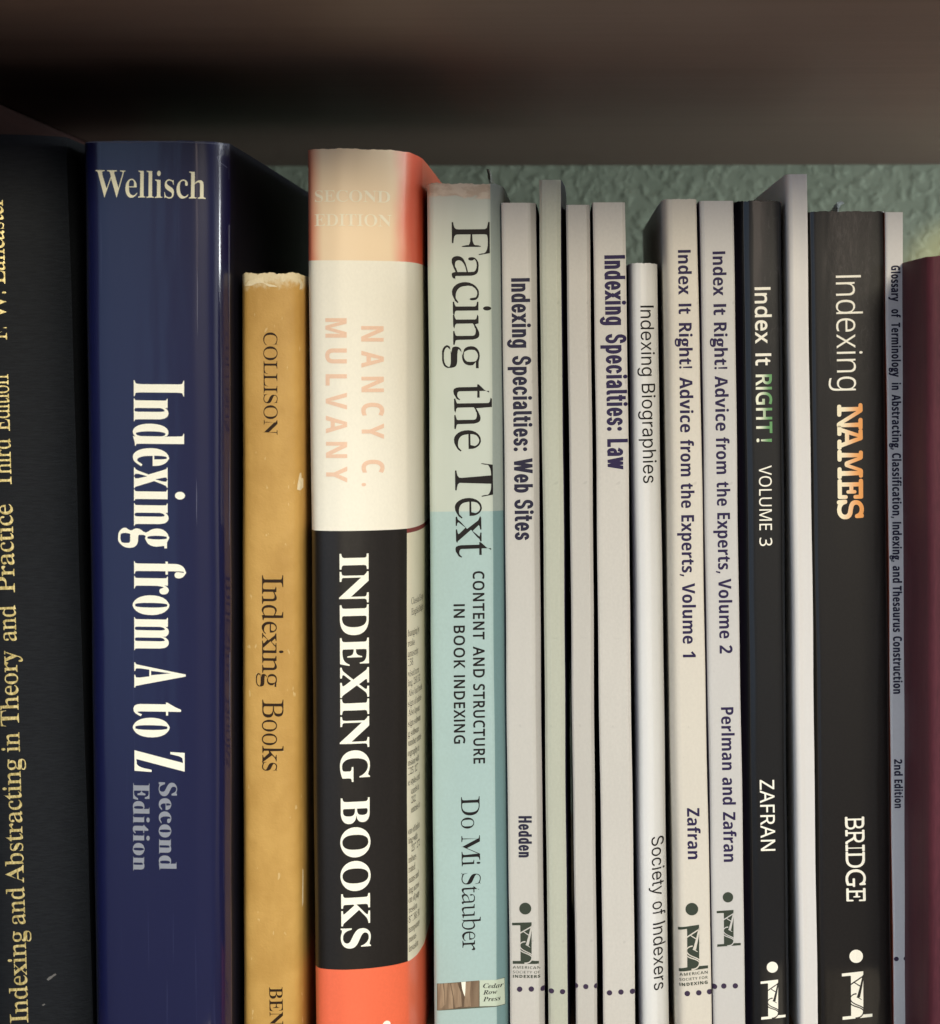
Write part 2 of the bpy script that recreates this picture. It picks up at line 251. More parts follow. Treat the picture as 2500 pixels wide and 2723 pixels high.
        98: [792, [[94,-25,-2,922,-8,38,-19,18,-47,12,0,35,286,0,0,-388,38,38,43,27,48,17,90,2,69,-21,59,-42,47,-59,34,-75,17,-87,-1,-102,-21,-100,-41,-86,-59,-69,-73,-49,-86,-25,-46,-3,-49,5,-49,16,-47,26,-47,37,-113,-87],[420,32,33,10,27,19,21,29,26,89,11,132,-4,132,-19,91,-16,32,-21,24,-25,16,-57,9,-33,-9,-29,-20,-28,-46,-2,-390,6,-52,18,-37,31,-23]]],
        99: [645, [[321,-21,-78,17,-69,40,-58,58,-43,75,-25,88,-5,98,17,99,40,86,57,71,73,52,84,31,95,6,89,-17,65,-40,38,-55,8,-60,-9,-35,-22,-26,-30,-15,-50,-2,-33,13,-22,25,-11,38,1,83,-8,21,-16,14,-23,7,-44,-3,-25,-11,-39,-45,-24,-75,-8,-105,14,-142,17,-56,24,-47,30,-36,34,-26,39,-16,44,-5,39,5,37,14,72,55,29,-25,-59,-68,-67,-48,-74,-29]]],
        100: [813, [[288,-21,-70,16,-62,40,-50,57,-37,74,-21,86,-5,99,14,103,31,88,47,70,60,52,69,29,81,5,47,-11,43,-21,55,-51,-4,296,-14,29,-28,16,-58,9,0,35,315,0,1,-871,8,-34,18,-20,48,-15,0,-36,-131,-12,-155,-34,0,108,-35,-48,-42,-33,-49,-20],[401,66,34,18,30,31,21,40,4,376,-12,34,-25,27,-33,18,-38,7,-32,-5,-26,-13,-22,-21,-28,-69,-14,-106,0,-132,13,-104,27,-68,21,-20,25,-13]]],
        101: [661, [[317,-21,-79,16,-68,40,-56,59,-42,78,-24,93,-5,106,15,94,35,82,51,67,64,50,75,29,93,5,57,-11,50,-21,44,-31,37,-42,28,-50,18,-59,11,-120,-364,0,12,-118,15,-47,19,-38,26,-30,31,-21,36,-13,64,-3,41,12,38,24,54,59,32,-30,-58,-79,-67,-57,-77,-34],[255,422,187,0,-2,113,-12,62,-22,38,-40,16,-35,-2,-37,-26,-25,-51,-12,-77]]],
        102: [469, [[32,0,0,35,55,13,22,29,6,84,0,447,-80,0,0,73,80,0,1,123,9,52,18,45,26,39,35,32,43,24,49,16,109,8,77,-16,57,-36,32,-49,7,-53,-10,-39,-21,-28,-29,-15,-35,-3,-34,8,-25,18,-15,27,-3,32,27,89,-14,15,-35,3,-33,-11,-17,-26,-8,-40,-2,-215,123,0,0,-73,-123,0,4,-508,13,-38,29,-19,68,-8,0,-35]]],
        103: [718, [[223,-303,-99,26,-64,45,-19,25,-9,28,1,33,15,31,30,27,72,32,-43,25,-31,29,-18,33,-6,35,10,52,31,44,53,41,78,39,-77,38,-54,50,-33,62,-11,74,9,65,29,57,46,46,59,36,72,22,81,7,85,-8,82,-23,184,0,0,-80,-108,0,39,-67,13,-74,-8,-61,-26,-54,-40,-45,-53,-33,-63,-21,-72,-7,-85,1,-32,-10,-25,-21,-13,-25,4,-36,16,-15,67,-12,155,-3,86,-12,63,-22,43,-33,25,-45,11,-58,-1,-42,-12,-47,-24,-42,-36,-36,-47,-30,-59,-23,-69,-15],[380,279,33,30,17,53,8,78,-3,89,-12,65,-24,40,-41,17,-47,-6,-33,-28,-19,-52,-8,-78,3,-89,13,-65,25,-42,41,-17],[405,-253,85,13,56,28,29,42,-1,51,-20,24,-35,14,-53,6,-254,0,-38,-38,-13,-46,12,-37,35,-31,59,-21]]],
        104: [836, [[40,0,0,35,36,6,23,15,12,26,2,825,-9,30,-19,18,-44,11,0,34,283,0,0,-414,45,49,49,36,55,21,61,7,45,-4,39,-11,33,-18,27,-26,21,-32,24,-88,4,-419,7,-33,16,-20,48,-13,0,-35,-354,0,0,35,25,2,23,11,16,21,7,33,0,403,-6,45,-15,29,-28,15,-54,-3,-31,-15,-30,-25,-27,-35,2,-424,9,-30,18,-18,42,-9,0,-35]]],
        105: [435, [[188,799,-37,20,-28,34,-12,41,4,45,20,38,33,28,42,12,44,-4,38,-20,27,-34,12,-42,-4,-45,-20,-37,-34,-28,-41,-12],[40,0,0,35,37,7,23,14,11,25,2,508,-8,31,-17,16,-44,9,2,36,280,0,2,-589,8,-29,17,-18,42,-10,0,-35]]],
        106: [460, [[200,802,-38,20,-27,34,-12,41,4,45,20,38,34,28,41,12,44,-4,38,-20,28,-34,13,-42,-4,-44,-21,-37,-34,-28,-41,-13],[38,-305,-50,13,-43,22,-34,30,-23,36,-10,40,3,39,15,31,27,21,34,9,38,-3,31,-13,22,-24,9,-32,-2,-26,-31,-62,6,-21,27,-11,42,5,26,23,11,41,4,54,-1,707,-9,38,-19,21,-62,13,0,35,301,0,-2,-760,-9,-57,-17,-48,-27,-41,-36,-33,-43,-25,-50,-16]]],
        107: [788, [[38,0,0,35,39,7,23,15,11,25,2,825,-7,31,-17,17,-45,10,2,35,278,0,0,-630,197,201,14,32,-1,16,-9,12,-74,14,0,36,307,0,0,-36,-42,-7,-39,-14,-74,-53,-115,-112,294,-408,44,-16,0,-35,-363,0,0,35,43,5,18,21,-1,21,-166,241,-33,-28,2,-203,9,-29,18,-18,42,-10,0,-35]]],
        108: [438, [[40,0,0,35,37,7,23,14,11,25,2,825,-7,31,-17,18,-45,10,0,35,282,0,2,-908,8,-29,17,-18,42,-10,0,-35]]],
        109: [1217, [[40,0,0,35,36,6,23,15,12,26,2,505,-9,30,-19,19,-44,10,0,35,281,0,0,-100,44,52,47,37,52,22,56,7,67,-8,54,-23,38,-39,24,-55,45,55,51,39,56,23,61,8,45,-4,38,-11,32,-18,27,-26,21,-32,23,-88,4,-419,7,-33,15,-20,48,-13,0,-35,-348,0,0,35,35,7,21,16,11,26,2,433,-8,42,-18,25,-33,11,-57,-10,-29,-19,-41,-45,2,-428,9,-30,18,-18,41,-10,0,-35,-344,0,0,35,35,7,21,16,11,26,2,433,-8,41,-18,26,-32,11,-28,0,-32,-10,-29,-20,-38,-49,1,-423,9,-29,17,-18,40,-11,0,-35]]],
        110: [836, [[40,0,0,35,36,6,23,15,12,26,2,505,-9,30,-19,19,-44,10,0,35,283,0,0,-94,44,49,49,35,56,21,61,7,45,-4,39,-11,33,-18,27,-26,21,-32,24,-88,4,-419,7,-33,16,-20,48,-13,0,-35,-354,0,0,35,25,2,23,11,16,21,7,33,0,403,-6,45,-15,29,-28,15,-54,-3,-31,-15,-30,-25,-27,-35,2,-424,9,-30,18,-18,42,-9,0,-35]]],
        111: [739, [[300,-15,-83,29,-70,51,-54,69,-36,84,-15,95,5,100,26,91,45,77,62,59,77,41,88,17,93,-5,82,-29,69,-50,54,-68,37,-84,16,-98,-6,-102,-26,-91,-46,-76,-61,-59,-76,-40,-87,-17],[412,34,22,15,28,44,16,102,4,189,-10,145,-23,80,-18,23,-21,16,-26,7,-29,0,-28,-7,-22,-16,-17,-23,-22,-80,-9,-144,4,-189,18,-103,28,-44,22,-15]]],
        112: [816, [[38,-305,0,34,50,14,23,36,4,81,-2,718,-8,38,-18,19,-44,12,0,34,271,0,0,-104,37,54,44,39,52,23,59,8,73,-12,64,-34,53,-54,39,-71,25,-84,8,-95,-8,-102,-25,-90,-41,-76,-55,-57,-65,-36,-75,-12,-52,6,-46,17,-41,29,-36,41,2,-238,5,-42,11,-28,19,-18,73,-15,0,-35],[446,63,28,9,24,16,19,26,26,78,11,114,-3,125,-16,95,-12,34,-18,25,-23,16,-29,9,-33,-1,-31,-12,-28,-23,-37,-58,0,-366,20,-38,24,-28,28,-17]]],
        113: [799, [[383,-305,0,35,55,7,32,13,16,25,5,42,0,246,-38,-36,-43,-27,-47,-15,-90,-3,-69,21,-60,43,-47,59,-34,75,-17,88,1,102,21,100,42,86,59,68,74,49,84,25,46,3,50,-6,48,-15,48,-26,46,-36,113,86,24,0,2,-918,9,-30,19,-17,45,-9,0,-35],[417,68,31,14,27,24,14,32,2,391,-6,52,-18,37,-31,22,-42,7,-35,-4,-29,-14,-24,-23,-18,-32,-24,-96,-7,-136,7,-123,23,-86,18,-30,23,-21,30,-13]]],
        114: [631, [[40,0,0,35,37,7,23,14,11,25,2,509,-8,31,-18,16,-43,8,2,36,274,0,0,-128,42,63,49,46,51,28,50,9,54,-8,39,-24,23,-36,8,-47,-7,-39,-18,-30,-30,-20,-37,-7,-33,5,-24,14,-50,58,-23,6,-30,-10,-29,-31,-21,-47,-7,-61,3,-333,14,-29,27,-15,63,-10,0,-35]]],
        115: [633, [[284,-17,-104,34,-43,-3,-25,-33,-34,0,0,251,39,0,28,-83,45,-63,56,-40,62,-14,49,7,35,19,22,31,8,39,-5,30,-15,27,-25,24,-161,85,-62,43,-44,47,-23,54,-5,69,8,42,15,39,23,35,30,30,37,23,41,16,80,8,137,-28,32,2,21,27,29,0,0,-214,-34,0,-29,70,-41,51,-49,32,-55,10,-41,-5,-31,-17,-19,-26,-6,-33,6,-32,17,-27,69,-45,149,-78,50,-43,30,-51,13,-66,-8,-92,-16,-42,-24,-37,-32,-31,-37,-23,-42,-15]]],
        116: [501, [[250,-20,-70,16,-25,17,-34,49,-14,73,-1,477,-62,0,0,46,149,152,90,121,34,0,0,-250,139,0,0,-69,-139,0,2,-463,7,-32,13,-20,23,-8,43,10,48,65,35,-19,-39,-73,-49,-51,-59,-31]]],
        117: [823, [[263,-21,-43,7,-37,15,-28,23,-22,29,-27,81,-5,50,-2,384,-7,38,-15,25,-52,15,0,35,286,0,3,-545,12,-29,22,-20,31,-8,57,9,28,16,37,41,-2,437,-10,34,-21,20,-52,10,0,35,295,0,2,-561,10,-30,21,-16,47,-9,0,-37,-133,-13,-157,-37,0,110,-41,-46,-51,-35,-59,-22]]],
        118: [673, [[313,-22,-260,632,-20,23,-39,12,0,36,366,0,0,-35,-54,-6,-15,-10,-7,-14,2,-28,120,-320,123,326,-11,33,-21,12,-50,7,0,35,223,0,0,-34,-36,-13,-24,-22,-39,-78,-220,-556]]],
        119: [954, [[268,-22,-251,643,-41,24,0,36,328,0,0,-36,-41,-10,-12,-29,12,-51,103,-276,97,237,-43,114,-16,11,-35,6,0,34,340,0,0,-36,-45,-12,-11,-11,0,-47,84,-265,112,290,-2,19,-9,13,-56,15,0,34,196,0,0,-34,-27,-6,-18,-16,-29,-59,-236,-588,-34,0,-144,454,-183,-454]]],
        120: [701, [[10,0,0,32,65,32,61,60,134,175,-186,294,-42,40,-33,12,0,36,361,0,0,-35,-46,-8,-12,-9,-3,-21,94,-157,103,132,8,24,-2,17,-28,18,-43,4,0,35,242,0,0,-31,-62,-29,-63,-63,-123,-154,227,-354,39,-16,0,-34,-360,0,0,35,50,8,12,9,4,14,-7,28,-98,157,-105,-142,-11,-28,9,-32,41,-16,22,-1,0,-32]]],
        121: [659, [[76,-303,-44,21,-32,36,-14,48,3,41,15,33,28,25,36,12,37,-3,29,-13,20,-24,9,-31,0,-40,10,-15,22,-3,30,21,48,71,35,114,-251,609,-31,38,-33,8,-3,36,365,0,0,-36,-57,-9,-12,-12,-4,-21,10,-40,115,-302,111,310,2,47,-12,15,-63,12,0,36,213,0,0,-36,-28,-7,-22,-21,-39,-85,-241,-655,-35,-73,-36,-51,-38,-34,-42,-19,-49,-8]]],
        122: [643, [[28,0,0,31,341,600,-143,-5,-56,-21,-40,-42,-34,-88,-38,0,11,206,534,0,0,-42,-327,-584,129,5,70,26,49,49,47,101,35,0,-18,-236]]],
        8211: [885, [[140,0,0,1053,605,0,0,-1053],[215,75,456,0,0,903,-456,0]]],
    },
    'T': {
        32: [387, []],
        67: [976, [[417,-25,-112,18,-95,42,-75,63,-53,82,-30,100,-7,113,14,109,32,106,48,101,63,94,75,80,99,72,72,35,74,24,76,11,114,-3,199,-36,29,15,17,26,40,0,-64,-343,-43,3,-14,124,-16,50,-23,41,-29,32,-35,22,-41,14,-46,5,-52,-6,-49,-16,-48,-26,-45,-37,-43,-48,-41,-58,-71,-148,-49,-165,-17,-155,4,-60,12,-53,20,-46,28,-40,35,-32,41,-22,46,-14,51,-4,86,12,80,35,74,59,69,83,41,-33,-84,-99,-96,-71,-109,-42]]],
        80: [908, [[-75,0,0,34,76,11,26,17,22,28,37,99,178,669,-1,61,-15,22,-29,14,-57,9,0,36,492,-4,67,-11,58,-18,47,-25,36,-33,26,-40,16,-47,4,-75,-19,-77,-46,-70,-65,-56,-85,-40,-129,-22,-184,-5,-92,-366,3,-31,15,-23,29,-14,57,-9,0,-34],[471,529,54,9,47,18,39,27,32,37,24,44,16,51,8,58,-2,66,-16,54,-33,36,-50,18,-55,0,-22,-10,-26,-55,-92,-351]]],
        82: [952, [[-75,0,0,34,76,11,26,17,22,28,37,99,178,669,-1,58,-14,25,-29,14,-58,9,0,36,445,-1,81,-7,68,-13,55,-21,44,-27,32,-35,22,-42,11,-50,0,-51,-9,-44,-19,-41,-27,-38,-36,-34,-45,-30,-149,-53,140,-414,25,-32,33,-18,55,-10,0,-39,-298,0,-159,493,-46,0,-97,-382,3,-31,15,-23,29,-14,57,-9,0,-34],[468,545,53,9,47,18,41,27,34,36,25,42,17,48,8,54,-1,63,-16,54,-33,36,-50,18,-55,1,-20,-8,-25,-47,-95,-351]]],
        97: [745, [[100,-19,-61,19,-47,44,-28,61,-5,77,11,82,27,83,38,82,49,77,56,66,70,58,92,47,44,9,42,-1,37,-12,27,-24,23,-60,24,83,160,0,-152,-542,1,-21,11,-17,31,4,51,52,31,46,33,-21,-57,-84,-57,-60,-57,-36,-57,-12,-41,6,-29,17,-17,30,-6,42,15,91,-56,-82,-56,-58,-61,-35,-33,-8],[231,96,35,20,33,35,61,101,47,121,28,117,4,49,-8,55,-14,19,-22,9,-39,-4,-35,-24,-36,-41,-67,-114,-48,-125,-25,-126,8,-63,15,-22,23,-11]]],
        100: [742, [[104,-20,-61,20,-45,45,-26,70,-6,84,10,73,23,75,33,74,44,73,52,66,69,63,47,31,48,21,48,11,68,-4,64,-29,65,228,1,46,-10,18,-20,10,-53,5,0,40,305,43,-246,-909,-2,-37,11,-6,18,3,44,45,39,58,35,-24,-61,-84,-53,-61,-51,-37,-54,-12,-40,6,-29,19,-17,30,-4,65,14,69,-57,-83,-57,-59,-60,-35,-33,-9],[239,97,34,23,34,38,60,106,48,123,27,113,5,44,-7,55,-14,19,-20,10,-35,-4,-31,-20,-66,-78,-60,-110,-46,-121,-20,-109,2,-38,11,-28,20,-19,25,-8]]],
        101: [598, [[170,-20,-45,8,-39,16,-35,23,-29,31,-23,38,-14,44,-8,98,13,81,32,82,46,78,57,71,65,59,71,46,74,26,74,5,64,-14,47,-32,27,-47,4,-65,-11,-42,-24,-42,-36,-39,-47,-38,-59,-33,-71,-28,-129,-30,-9,-81,7,-48,21,-37,33,-23,45,-8,41,8,41,25,40,42,41,58,41,-27,-57,-90,-67,-64,-74,-39],[186,325,67,22,58,33,50,42,37,49,23,52,8,54,-3,26,-11,19,-16,12,-19,4,-25,-5,-50,-40,-53,-79,-46,-117]]],
        111: [700, [[141,-12,-42,16,-38,25,-33,32,-24,38,-17,43,-9,96,13,82,31,83,44,77,55,71,65,59,71,45,74,26,86,5,51,-8,45,-16,38,-23,32,-32,24,-37,16,-44,8,-96,-12,-80,-29,-82,-43,-78,-55,-71,-65,-60,-73,-47,-79,-27],[255,35,33,23,63,91,53,126,36,134,16,113,-10,76,-19,26,-28,14,-43,-4,-34,-22,-33,-38,-59,-111,-45,-133,-27,-131,-3,-93,9,-37,19,-25,29,-13]]],
        114: [578, [[-31,0,146,563,-4,19,-12,13,-59,10,-3,37,298,45,-73,-251,66,116,59,77,57,45,28,11,41,0,30,-12,21,-25,10,-37,-2,-57,-14,-35,-26,-25,-33,-11,-42,6,-58,46,-23,-9,-28,-28,-66,-111,-72,-171,-64,-216]]],
        115: [560, [[157,-16,-105,30,-40,-2,-27,-27,-39,6,39,250,43,-7,15,-89,30,-63,46,-38,61,-13,37,6,27,16,16,26,4,50,-19,57,-103,135,-62,103,-14,47,-3,54,21,68,49,54,66,31,72,7,68,-9,74,-20,34,2,24,23,39,0,-33,-226,-39,4,-20,79,-31,56,-40,34,-68,10,-29,-11,-22,-21,-12,-25,2,-40,30,-59,103,-129,43,-68,26,-74,1,-43,-10,-53,-25,-47,-36,-39,-48,-29,-55,-17]]],
        119: [931, [[106,-22,-4,334,-15,180,-22,78,-18,26,-23,11,-27,0,-1,38,219,42,10,-6,18,-50,16,-98,17,-241,232,395,37,0,47,-495,80,97,54,82,31,64,11,40,-9,29,-53,62,-9,36,6,34,18,29,28,19,35,6,37,-7,28,-21,18,-33,6,-43,-5,-44,-41,-106,-82,-133,-124,-159,-143,-163,-41,-3,-39,418,-247,-415]]],
    },
    'N': {
        32: [364, []],
        33: [377, [[148,282,-35,718,150,0,-35,-718],[162,-16,-29,14,-22,26,-10,39,3,47,16,33,27,18,32,8,34,-2,29,-14,22,-25,10,-40,-3,-46,-16,-33,-27,-20,-32,-8]]],
        44: [375, [[57,-181,40,175,30,168,132,0,10,-15,-53,-163,-68,-165]]],
        46: [375, [[161,-16,-28,14,-22,26,-10,39,3,47,16,33,26,18,32,8,34,-2,30,-14,22,-25,10,-40,-3,-46,-16,-33,-27,-20,-33,-8]]],
        49: [801, [[367,0,6,777,-73,-68,-115,-93,-102,128,322,256,173,0,0,-1000]]],
        50: [801, [[56,0,0,147,361,370,73,98,19,44,7,47,-4,53,-20,41,-36,26,-47,11,-57,-3,-55,-17,-56,-29,-73,-53,-115,136,92,70,52,29,60,24,70,15,83,5,92,-9,77,-27,63,-42,46,-54,29,-65,10,-73,-8,-79,-25,-72,-40,-68,-124,-138,-211,-199,0,-10,436,0,0,-178]]],
        58: [375, [[161,583,-28,14,-22,26,-10,40,3,47,16,34,26,18,32,8,34,-3,30,-13,22,-25,10,-41,-3,-47,-16,-33,-27,-19,-33,-9],[161,-16,-28,14,-22,26,-10,39,3,47,16,33,26,18,32,8,34,-2,30,-14,22,-25,10,-40,-3,-46,-16,-33,-27,-20,-33,-8]]],
        65: [966, [[0,0,353,1004,259,0,354,-1004,-228,0,-73,238,-364,0,-73,-238],[354,416,261,0,-132,433]]],
        66: [941, [[126,0,0,1000,360,-1,87,-7,76,-14,63,-21,51,-28,39,-39,25,-49,13,-60,-4,-95,-25,-69,-44,-52,-79,-34,0,-7,48,-14,43,-21,36,-31,28,-42,18,-55,6,-71,-6,-64,-19,-57,-30,-50,-43,-42,-54,-34,-62,-24,-72,-14],[338,604,184,4,57,18,32,33,13,46,-5,52,-27,37,-48,22,-72,10,-134,0],[338,175,202,5,59,23,33,40,14,53,-4,54,-24,42,-47,30,-78,13,-155,1]]],
        67: [892, [[493,-13,-70,8,-64,16,-57,24,-50,31,-43,39,-37,45,-30,51,-42,120,-18,140,7,146,34,129,27,58,34,52,40,46,46,39,52,33,58,24,64,17,125,9,74,-7,148,-41,52,-22,-68,-172,-113,46,-56,15,-56,5,-57,-6,-50,-17,-43,-29,-36,-40,-28,-49,-20,-58,-12,-67,-1,-150,12,-66,18,-58,26,-48,35,-38,43,-28,52,-16,92,-5,123,21,101,32,0,-178,-130,-39,-68,-10]]],
        68: [1036, [[126,0,0,1000,352,-1,142,-21,63,-21,57,-28,52,-34,44,-42,39,-47,31,-55,24,-60,16,-68,8,-74,-1,-101,-18,-111,-36,-95,-54,-80,-71,-64,-86,-48,-101,-32,-115,-16],[338,175,162,5,63,16,52,25,44,36,33,47,24,56,15,67,3,117,-9,73,-18,61,-27,50,-37,39,-44,29,-53,19,-61,10,-147,1]]],
        69: [784, [[126,0,0,1000,576,0,0,-174,-364,0,0,-220,338,0,0,-173,-338,0,0,-258,364,0,0,-175]]],
        70: [769, [[126,0,0,1000,573,0,0,-174,-364,0,0,-257,339,0,0,-174,-339,0,0,-395]]],
        71: [1014, [[492,-12,-99,17,-86,32,-74,50,-60,65,-45,81,-30,96,-15,111,-1,100,8,73,15,68,23,63,30,57,38,51,44,44,51,38,58,32,65,23,71,16,139,9,78,-7,149,-35,50,-20,-70,-169,-106,39,-123,16,-86,-11,-74,-31,-60,-51,-45,-68,-28,-83,-9,-97,6,-92,20,-81,35,-68,49,-51,67,-32,83,-11,135,14,0,209,-189,0,0,177,396,0,0,-519,-163,-42,-91,-11]]],
        72: [1071, [[126,0,0,1000,212,0,0,-392,396,0,0,392,211,0,0,-1000,-211,0,0,431,-396,0,0,-431]]],
        73: [545, [[45,0,0,120,122,56,0,648,-122,56,0,120,455,0,0,-120,-122,-56,0,-648,122,-56,0,-120]]],
        74: [464, [[-43,-290,-61,11,0,177,93,-14,66,10,28,18,22,30,14,43,7,60,0,955,212,0,-1,-967,-15,-110,-35,-86,-52,-63,-67,-41,-80,-22]]],
        75: [930, [[126,0,0,1000,212,0,0,-458,78,111,276,347,235,0,-349,-443,352,-557,-241,0,-262,422,-89,-65,0,-357]]],
        76: [791, [[126,0,0,1000,212,0,0,-825,406,0,0,-175]]],
        77: [1321, [[126,0,0,1000,289,0,236,-765,255,765,289,0,0,-1000,-198,0,2,567,8,216,-6,0,-257,-783,-195,0,-241,784,-5,0,12,-306,0,-478]]],
        78: [1139, [[126,0,0,1000,268,0,438,-749,-10,276,0,473,191,0,0,-1000,-269,0,-436,756,-5,0,12,-285,0,-471]]],
        79: [1115, [[518,-13,-74,8,-68,16,-59,24,-53,32,-46,39,-40,45,-32,52,-45,121,-19,141,6,149,32,130,26,57,32,51,40,45,46,38,53,32,60,24,67,15,75,8,80,0,74,-8,66,-15,60,-24,53,-32,46,-38,39,-45,32,-52,45,-120,19,-140,-7,-150,-32,-130,-25,-58,-32,-51,-39,-45,-46,-39,-53,-32,-60,-24,-67,-16,-75,-8],[590,165,58,12,49,22,39,34,30,45,22,53,15,62,7,147,-7,70,-15,62,-22,54,-30,44,-39,34,-48,22,-58,12,-65,0,-58,-12,-48,-22,-40,-34,-30,-44,-23,-54,-15,-62,-7,-147,7,-70,15,-62,23,-53,30,-45,40,-34,48,-22,57,-12]]],
        80: [880, [[126,0,0,1000,366,-1,84,-11,70,-21,58,-31,44,-41,34,-50,22,-57,11,-65,-4,-99,-22,-80,-43,-73,-67,-57,-42,-23,-108,-29,-191,-6,0,-356],[338,529,132,5,66,23,26,18,20,23,19,63,-1,54,-21,54,-42,37,-63,18,-136,2]]],
        81: [1115, [[756,-238,-183,224,-129,9,-68,16,-59,24,-53,32,-46,39,-40,45,-32,52,-45,121,-19,141,6,149,32,130,26,57,32,51,40,45,46,38,53,32,60,24,67,15,75,8,80,0,74,-8,66,-15,60,-24,53,-32,46,-38,39,-45,32,-52,45,-120,19,-140,-8,-158,-15,-73,-22,-67,-31,-61,-38,-53,-47,-45,-85,-52,241,-269],[590,165,58,12,49,22,39,34,30,45,22,53,15,62,7,147,-7,70,-15,62,-22,54,-30,44,-39,34,-48,22,-58,12,-65,0,-58,-12,-48,-22,-40,-34,-30,-44,-23,-54,-15,-62,-7,-147,7,-70,15,-62,23,-53,30,-45,40,-34,48,-22,57,-12]]],
        82: [924, [[126,0,0,1000,341,-1,89,-9,75,-19,62,-28,49,-37,37,-47,24,-56,12,-66,-2,-86,-16,-57,-28,-50,-37,-41,-102,-67,294,-436,-235,0,-238,384,-113,0,0,-384],[338,556,139,5,67,22,40,39,18,56,-7,64,-30,46,-55,27,-83,11,-89,0]]],
        83: [772, [[308,-13,-75,7,-70,16,-99,36,0,198,148,-57,76,-19,76,-7,67,8,44,22,25,34,8,43,-14,50,-42,41,-214,111,-78,58,-33,39,-28,45,-17,54,-6,64,5,63,17,56,29,49,40,41,49,33,58,23,66,14,113,4,75,-9,183,-60,-68,-165,-123,43,-112,16,-54,-7,-39,-21,-24,-33,-8,-40,12,-48,36,-36,272,-151,48,-43,35,-50,22,-60,8,-72,-6,-63,-18,-56,-30,-50,-42,-43,-53,-34,-63,-25,-73,-15]]],
        84: [811, [[300,0,0,824,-272,0,0,176,755,0,0,-176,-272,0,0,-824]]],
        85: [1059, [[477,-12,-88,12,-75,26,-64,38,-52,50,-38,59,-26,67,-13,75,-2,685,212,0,0,-642,19,-96,19,-34,25,-26,32,-18,81,-19,94,7,37,13,31,21,23,27,18,35,18,93,0,639,212,0,-1,-673,-17,-96,-40,-85,-63,-71,-86,-52,-110,-30]]],
        86: [910, [[339,0,-339,1000,214,0,202,-642,39,-173,37,163,204,652,214,0,-340,-1000]]],
        87: [1354, [[255,0,-255,1000,209,0,161,-713,14,-86,27,145,166,654,200,0,160,-619,32,-189,32,181,145,627,208,0,-255,-1000,-240,0,-147,571,-36,183,-21,-115,-159,-639]]],
        88: [934, [[0,0,332,515,-311,485,234,0,216,-360,211,360,228,0,-313,-496,337,-504,-242,0,-233,378,-232,-378]]],
        89: [874, [[332,0,0,382,-332,618,230,0,207,-412,209,412,228,0,-332,-611,0,-389]]],
        90: [811, [[34,0,0,137,479,688,-467,0,0,175,719,0,0,-137,-479,-688,491,0,0,-175]]],
        97: [846, [[224,-6,-43,15,-38,23,-33,29,-25,38,-17,46,-8,53,0,60,11,53,21,45,32,37,43,29,53,22,64,16,75,10,175,6,-5,74,-20,41,-34,24,-47,11,-55,-2,-108,-27,-66,-27,-69,141,65,29,72,22,76,14,80,4,72,-4,64,-13,54,-20,46,-29,36,-38,25,-47,16,-55,5,-64,0,-510,-146,0,-40,104,-96,-82,-60,-25,-80,-11],[421,144,55,25,40,44,17,61,1,80,-149,-9,-62,-22,-35,-36,-14,-47,3,-45,18,-31,29,-17,39,-8]]],
        98: [887, [[509,-14,-71,12,-53,26,-67,60,-14,0,-35,-84,-160,0,0,1064,209,0,-2,-322,-6,-77,8,0,36,44,47,37,59,24,75,9,61,-7,56,-18,49,-32,43,-43,35,-56,25,-68,15,-80,5,-91,-6,-92,-15,-81,-25,-68,-36,-56,-43,-44,-51,-32,-56,-19],[486,156,29,8,48,37,33,66,14,92,-5,104,-24,77,-42,50,-55,21,-70,-6,-29,-13,-22,-19,-30,-57,-14,-83,1,-100,16,-85,15,-33,20,-26,26,-19,34,-11]]],
        99: [720, [[379,-13,-76,12,-66,24,-56,35,-47,48,-35,61,-23,74,-12,88,6,147,29,108,53,82,70,59,88,37,101,16,83,-1,66,-10,116,-40,-61,-161,-92,32,-85,13,-38,-4,-33,-11,-28,-18,-22,-25,-31,-72,-10,-101,11,-100,32,-70,23,-24,60,-27,68,-2,58,8,125,56,0,-178,-49,-26,-51,-18,-60,-10]]],
        100: [887, [[320,-12,-57,12,-52,25,-47,38,-39,50,-31,62,-20,73,-10,86,0,94,10,87,21,74,30,62,40,51,47,37,53,26,60,12,90,-3,64,-20,51,-34,47,-53,7,0,-15,141,0,256,208,0,0,-1064,-159,0,-41,99,-8,0,-36,-44,-47,-36,-60,-25],[445,153,68,20,24,19,31,57,14,83,-2,100,-17,86,-15,32,-20,26,-29,19,-35,11,-75,0,-29,-12,-46,-44,-30,-73,-9,-99,9,-98,30,-71,47,-42,30,-11]]],
        101: [828, [[373,-8,-98,27,-84,48,-64,70,-44,93,-19,115,5,126,29,106,50,84,68,61,84,39,98,17,65,-1,71,-11,62,-23,55,-33,46,-45,34,-55,24,-64,11,-74,2,-141,-493,0,14,-79,38,-60,59,-38,79,-13,71,4,63,11,125,46,0,-161,-118,-42,-69,-10],[279,469,292,0,-9,64,-27,52,-45,34,-64,11,-55,-10,-45,-29,-32,-50]]],
        102: [542, [[143,0,0,608,-115,0,0,101,115,56,4,123,21,71,36,50,51,34,63,20,75,8,119,-7,93,-25,-53,-152,-107,19,-39,-4,-29,-16,-18,-28,-7,-36,0,-57,180,0,0,-157,-180,0,0,-608]]],
